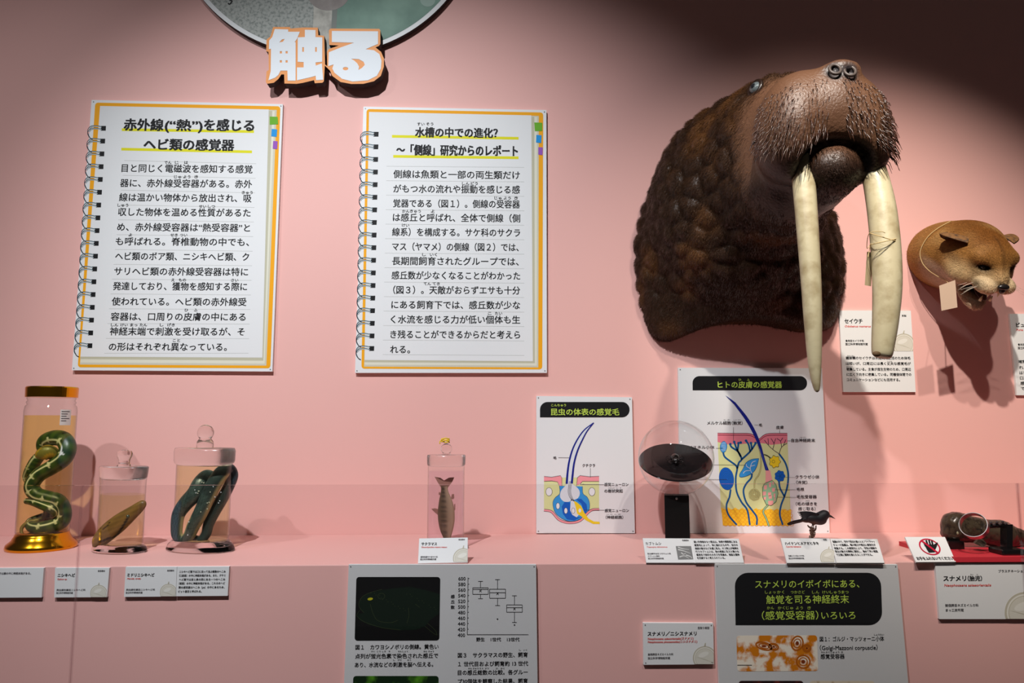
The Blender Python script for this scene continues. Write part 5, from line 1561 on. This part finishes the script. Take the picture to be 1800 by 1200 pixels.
hdp = obj('head', MB().ell(lo(0, -1.6 * k, .6 * k), (k * .42, k * .38, k * .35), Rm, 20), BM, beet, smooth=True)
obj('horn', MB().tube(smooth_path([lo(0, -1.8 * k, .7 * k), lo(0, -2.4 * k, 1.1 * k), lo(0, -2.7 * k, 1.7 * k)], 5), np.linspace(.0018, .0008, 11), 10), BM, beet, smooth=True)
for sx in (-1, 1):
    for j, (y0, y1) in enumerate(((-1.0, -2.0), (-.3, -.5), (.3, 1.5))):
        obj('leg', MB().tube(smooth_path([lo(sx * .6 * k, y0 * k, .5 * k), lo(sx * 1.35 * k, (y0 * .5 + y1 * .5) * k, .9 * k), lo(sx * 1.9 * k, y1 * k, .1 * k)], 4), np.linspace(.0013, .0006, 9), 8), BM, beet, smooth=True)

# ================================================================== small black bird on a twig
YB = PZ(1428, 952, ZS)[1]
zb = (1370, 880, 5.4545)
bp = lambda x, y, d=0: P(zb[0] + x / zb[2], zb[1] + y / zb[2], YB + d)
mB = mpp(bp(300, 180)) / 5.4545


def bird_sdf(p):
    d = d_ell(p, bp(330, 172), np.array([115, 55, 50]) * mB, rotm(0, 12, 0))
    d = smin(d, d_ell(p, bp(395, 165), np.array([60, 50, 60]) * mB), 20 * mB)
    d = smin(d, d_ell(p, bp(430, 132), np.array([52, 45, 45]) * mB), 16 * mB)
    d = smin(d, d_cap(p, bp(250, 180), bp(205, 188), 30 * mB, 12 * mB), 16 * mB)
    d = smin(d, d_cap(p, bp(330, 215), bp(318, 240), 16 * mB, 8 * mB), 10 * mB)
    return d


V, Fq = surface_nets(bird_sdf, bp(170, 260, -.03), bp(500, 60, .03), .0022)
V = relax(V, Fq, 2)
q = (proj(V) - np.array(zb[:2])) * zb[2]
C = np.tile(rgba((13, 14, 19)), (len(V), 1))
bel = sm(185, 215, q[:, 1] + (q[:, 0] - 300) * -.1) * sm(400, 330, q[:, 0])
C = blend(C, rgba((120, 96, 78)), bel * (0.6 + .4 * vnoise(V, 500, 3)))
brd = thing('stuffed_bird', 'small black bird with grey belly on a twig before the skin poster', 'bird', bp(310, 245))
BF = mat('bird_plumage', (24, 24, 28), 0.5, 0.35, attr='Col', bump=(900, 0.5, 0.001))
obj('body', MB().add(V, Fq, 0, C), BF, brd, smooth=True)
DF = mat('dark_feather', (13, 14, 19), 0.45, 0.4)
for sd in (-1, 1):
    wl = MB()
    for k in range(6):
        a0, a1 = bp(380 - 14 * k, 135 + 8 * k, sd * (.0105 - .0003 * k)), bp(172 + 9 * k, 108 + 15 * k, sd * (.0065 + .0006 * k))
        wl.tube(smooth_path([a0, (a0 + a1) / 2 + np.array([0, sd * .002, .002]), a1], 5), np.array([7, 11, 13, 14, 14, 13, 12, 10, 8, 5, 2]) * mB * 1.15, 10, flat=(1, .3))
    obj('wing', wl, DF, brd, smooth=True)
tl_ = MB()
for k in range(5):
    tl_.tube(smooth_path([bp(230, 178 + 4 * k, .002 * (k - 2)), bp(150, 195 + 4 * k, .002 * (k - 2)), bp(72 + 6 * abs(k - 2), 212 + 5 * k, .003 * (k - 2))], 4), np.array([5, 8, 9, 9, 9, 9, 8, 7, 3]) * mB, 8, flat=(1, .4))
obj('tail', tl_, DF, brd, smooth=True)
obj('beak', MB().tube(np.array([bp(468, 138), bp(500, 152), bp(536, 172)]), np.array([15, 9, 1.5]) * mB, 12), mat('beak_horn', (28, 26, 26), 0.3, .4), brd, smooth=True)
obj('eye', MB().ell(bp(446, 122, -.0075), np.array([6, 5, 6]) * mB, n=12), mat('bird_eye', (12, 10, 10), .05, .8), brd, smooth=True)
for dx in (0, 14):
    lg = obj('leg', MB().tube(np.array([bp(318 + dx, 225, -.004 + dx * .0006), bp(312 + dx, 245, -.004 + dx * .0006), bp(318 + dx, 262, -.004 + dx * .0006)]), .0012, 8), mat('bird_leg', (44, 32, 26), .5), brd, smooth=True)
tw = thing('perch_twig', 'short gnarled twig standing upright under the black bird', 'twig', PZ(1428, 952, ZS))
tb = PZ(1428, 952, ZS)
tpath = np.array([tb + np.array([0, 0, .0005]), bp(305, 350), bp(322, 320), bp(305, 290), bp(318, 255)])
tpath[:, 1] = YB
tm = MB().tube(smooth_path(tpath, 6), np.interp(np.linspace(0, 1, 25), [0, .3, .5, .75, 1], [26, 20, 24, 17, 22]) * mB * (1 + .15 * np.sin(np.arange(25) * 2.1)), 14)
obj('stem', tm, mat('twig_bark', (70, 48, 36), 0.8, .2, noise=(220, (176, 160, 146), .55, .7), bump=(300, .8, .003)), tw, smooth=True)
for pth in ([bp(312, 300), bp(345, 275), bp(352, 235)], [bp(318, 262), bp(285, 250), bp(270, 232)], [bp(325, 312), bp(345, 300)]):
    pt = smooth_path(pth, 5) if len(pth) > 2 else np.array(pth)
    obj('side_shoot', MB().tube(pt, np.linspace(11, 5, len(pt)) * mB, 10), MATS['twig_bark'], tw, smooth=True)

# ================================================================== preserved porpoise on its red plate with a magnifier
pl = PZ(1580, 951, ZS + .012); pf = PZ(1677, 979, ZS + .012)
rp = obj('red_plate', MB().prism([(pl[0], pl[1], ZS + .012), (pl[0] + .75, pl[1], ZS + .012), (pl[0] + .75, pf[1], ZS + .012), (pl[0], pf[1], ZS + .012)][::-1], (0, 0, -.0118)), mat('red_plate', (206, 50, 62), 0.45, 0.35), clean=True)
tag(rp, 'flat red rectangular plate under the dark preserved porpoise', 'plate')
YP = (pl[1] + pf[1]) / 2 + .03
ZP = ZS + .012
zp = (1620, 880, 5.4545)
pp = lambda x, y, d=0: P(zp[0] + x / zp[2], zp[1] + y / zp[2], YP + d)
mP = mpp(pp(400, 300)) / zp[2]


def porp_sdf(p):
    d = d_ell(p, pp(325, 235), np.array([132, 125, 130]) * mP)
    d = smin(d, d_ell(p, pp(300, 320, -.004), np.array([95, 95, 75]) * mP), 50 * mP)
    d = smin(d, d_cap(p, pp(430, 265), pp(760, 320), 128 * mP, 118 * mP), 60 * mP)
    d = smin(d, d_cap(p, pp(760, 320), pp(1250, 450, .02), 118 * mP, 60 * mP), 70 * mP)
    d = smax(d, -d_cap(p, pp(222, 330, -.045), pp(330, 372, -.055), .004, .003), .006)
    return d


V, Fq = surface_nets(porp_sdf, (pp(140, 0)[0], YP - .13, ZP - .02), (pp(1330, 0)[0] + .03, YP + .16, ZP + .2), .0042)
V = relax(V, Fq, 2); N = normals(V, Fq)
wr = vnoise(V * np.array([1, 1, 1.6]), 130, 11) + .6 * vnoise(V, 260, 12)
V = V + N * (np.abs(wr)[:, None] * .0028 - .001)
V[:, 2] = np.maximum(V[:, 2], ZP + .0012)
C = blend(np.tile(rgba((68, 56, 43)), (len(V), 1)), rgba((38, 30, 24)), sm(.2, .0, np.abs(wr)))
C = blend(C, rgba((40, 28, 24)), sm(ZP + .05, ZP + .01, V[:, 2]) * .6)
por = thing('porpoise_specimen', 'glossy grey-brown wrinkled porpoise fetus lying on the red plate', 'porpoise', (pp(500, 300)[0], YP, ZP))
obj('body', MB().add(V, Fq, 0, C), mat('porpoise_skin', (80, 66, 52), 0.22, 0.55, attr='Col', bump=(140, .4, .003)), por, smooth=True)
bvq, hitq = hitter(V, Fq)
p, n_ = hitq(zp[0] + 345 / zp[2], zp[1] + 310 / zp[2])
if p is not None: obj('eye', MB().ell(p, np.array([10, 8, 16]) * mP, n=14), mat('pale_eye', (150, 150, 120), .1, .6), por, smooth=True)
fl = smooth_path([pp(560, 350, -.06), pp(620, 400, -.075), pp(590, 440, -.08), pp(510, 410, -.07)], 4)
obj('flipper', MB().prism(list(fl), (0, .006, .002)), mat('flipper_skin', (60, 46, 36), .25, .5), por, smooth=False, clean=True)
# magnifier
mg = thing('magnifier', 'chrome-rimmed round magnifier on a black stand in front of the porpoise', 'magnifier', (pp(830, 500)[0], YP - .1, ZP))
lc = pp(503, 240, -.115)
ln = np.array([-.62, -.55, .42]); ln /= np.linalg.norm(ln)
Rm = np.array(Vector(ln).to_track_quat('Z', 'Y').to_matrix())
rl = 128 * mP * .86
rg = MB().lathe([(rl, -.009), (rl * 1.05, -.009), (rl * 1.05, .009), (rl, .009), (rl, -.009)], (0, 0, 0), 64, caps=False)
rg.v[0] = rg.v[0] @ Rm.T + lc
obj('rim', rg, mat('chrome', (206, 200, 196), .3, .5, 1.0), mg, smooth=False, clean=True, label='chrome rim')
lz = MB().lathe([(0, -.004), (rl * .6, -.0025), (rl * .99, -.0004), (rl * .99, .0004), (rl * .6, .0025), (0, .004)], (0, 0, 0), 48, caps=False)
lz.v[0] = lz.v[0] @ Rm.T + lc
obj('lens', lz, glassy('lens_glass', (.95, .97, .93), ior=1.5), mg, smooth=True)
BK = mat('black_plastic', (16, 14, 15), .18, .5)
j0, j1, j2 = pp(615, 250, -.10), pp(705, 235, -.10), pp(815, 235, -.10)
obj('arm', MB().tube(np.array([j0, j1, j2]), np.array([18, 20, 24]) * mP, 14), BK, mg, smooth=True)
for k in range(7):
    c = j0 + (j2 - j0) * (.05 + .14 * k)
    obj('chain_bead', MB().ell(c + np.array([0, -.006, .010 * (1 if k % 2 else .5)]), np.array([14, 12, 13]) * mP, n=14), mat('glossy_bead', (60, 52, 54), .06, .8), mg, smooth=True)
pb = pp(815, 480, -.10); hw = 26 * mP
obj('stand_post', MB().prism([(pb[0] - hw, pb[1] - .012, ZP + .012), (pb[0] + hw, pb[1] - .012, ZP + .012), (j2[0] + hw * 1.1, pb[1] - .012, j2[2] + .004), (j2[0] - hw * 1.1, pb[1] - .012, j2[2] + .004)], (0, .024, 0)), BK, mg, clean=True)
bx0, bx1 = pp(712, 500, -.11)[0], pp(944, 500, -.11)[0]
obj('stand_base', MB().box((bx0, pb[1] - .035, ZP), (bx1, pb[1] + .02, ZP + .014)), BK, mg, clean=True).modifiers.new('edge', 'BEVEL').width = .003
pk = PZ(zp[0] + 330 / zp[2], zp[1] + 462 / zp[2], ZP)
hb = obj('head_support', MB().box((pk[0] - .020, pk[1] - .004, ZP), (pk[0] + .020, pk[1] + .03, ZP + .020)), BK, clean=True)
tag(hb, 'small black support block under the porpoise head on the red plate', 'block')

# ================================================================== acrylic barrier in front of the ledge
YG = -.87
ACR = glassy('acrylic', (0.965, 0.955, 0.96), ior=1.32)
EDG = mat('acrylic_edge', (196, 178, 178), 0.25, 0.5)
zt = P(900, 851, YG)[2]
xj, xk = P(136, 1000, YG)[0], P(1792, 900, YG)[0]
th = .008
for x0, x1, lab in ((-2.2, xj - .0012, 'clear acrylic barrier pane left of the joint by the gold-capped jar'), (xj + .0012, xk - .0012, 'wide clear acrylic barrier pane along most of the ledge'), (xk + .0012, xk + 1.0, 'clear acrylic barrier pane at the far right end')):
    r_ = thing('barrier_pane', lab, 'barrier', ((x0 + x1) / 2, YG, 0), 'acrylic barrier panes')
    obj('sheet', MB().quad((x0, YG - th / 2, .0), (x1, YG - th / 2, 0), (x1, YG - th / 2, zt), (x0, YG - th / 2, zt)).quad((x0, YG + th / 2, .0), (x0, YG + th / 2, zt), (x1, YG + th / 2, zt), (x1, YG + th / 2, 0)), ACR, r_)
    EG = glassy('acrylic_rim', (.80, .76, .77), ior=1.4) if 'acrylic_rim' not in bpy.data.materials else bpy.data.materials['acrylic_rim']
    obj('polished_edge', MB().quad((x0, YG - th / 2, zt), (x1, YG - th / 2, zt), (x1, YG + th / 2, zt), (x0, YG + th / 2, zt)).quad((x0, YG - th / 2, 0), (x0, YG + th / 2, 0), (x0, YG + th / 2, zt), (x0, YG - th / 2, zt)).quad((x1, YG - th / 2, 0), (x1, YG + th / 2, 0), (x1, YG + th / 2, zt), (x1, YG - th / 2, zt)), EG, r_)

# ------------------------------------------------------------------ the lettering helper is not part of the scene
bpy.data.objects.remove(_to)
bpy.data.curves.remove(_tc)

GROUPS = {'specimen_jar': 'specimen jars on the ledge', 'preserved_snake': 'snakes preserved in jars', 'specimen_caption': 'caption cards', 'notebook_panel': 'notebook panels on the wall', 'diagram_poster': 'diagram posters on the wall', 'information_board': 'boards on the ledge face', 'paper_tag': 'paper tags on the mounted heads'}
for o_ in COL.objects:
    g_ = GROUPS.get(o_.name.split('.')[0])
    if g_ and o_.parent is None: o_['group'] = g_
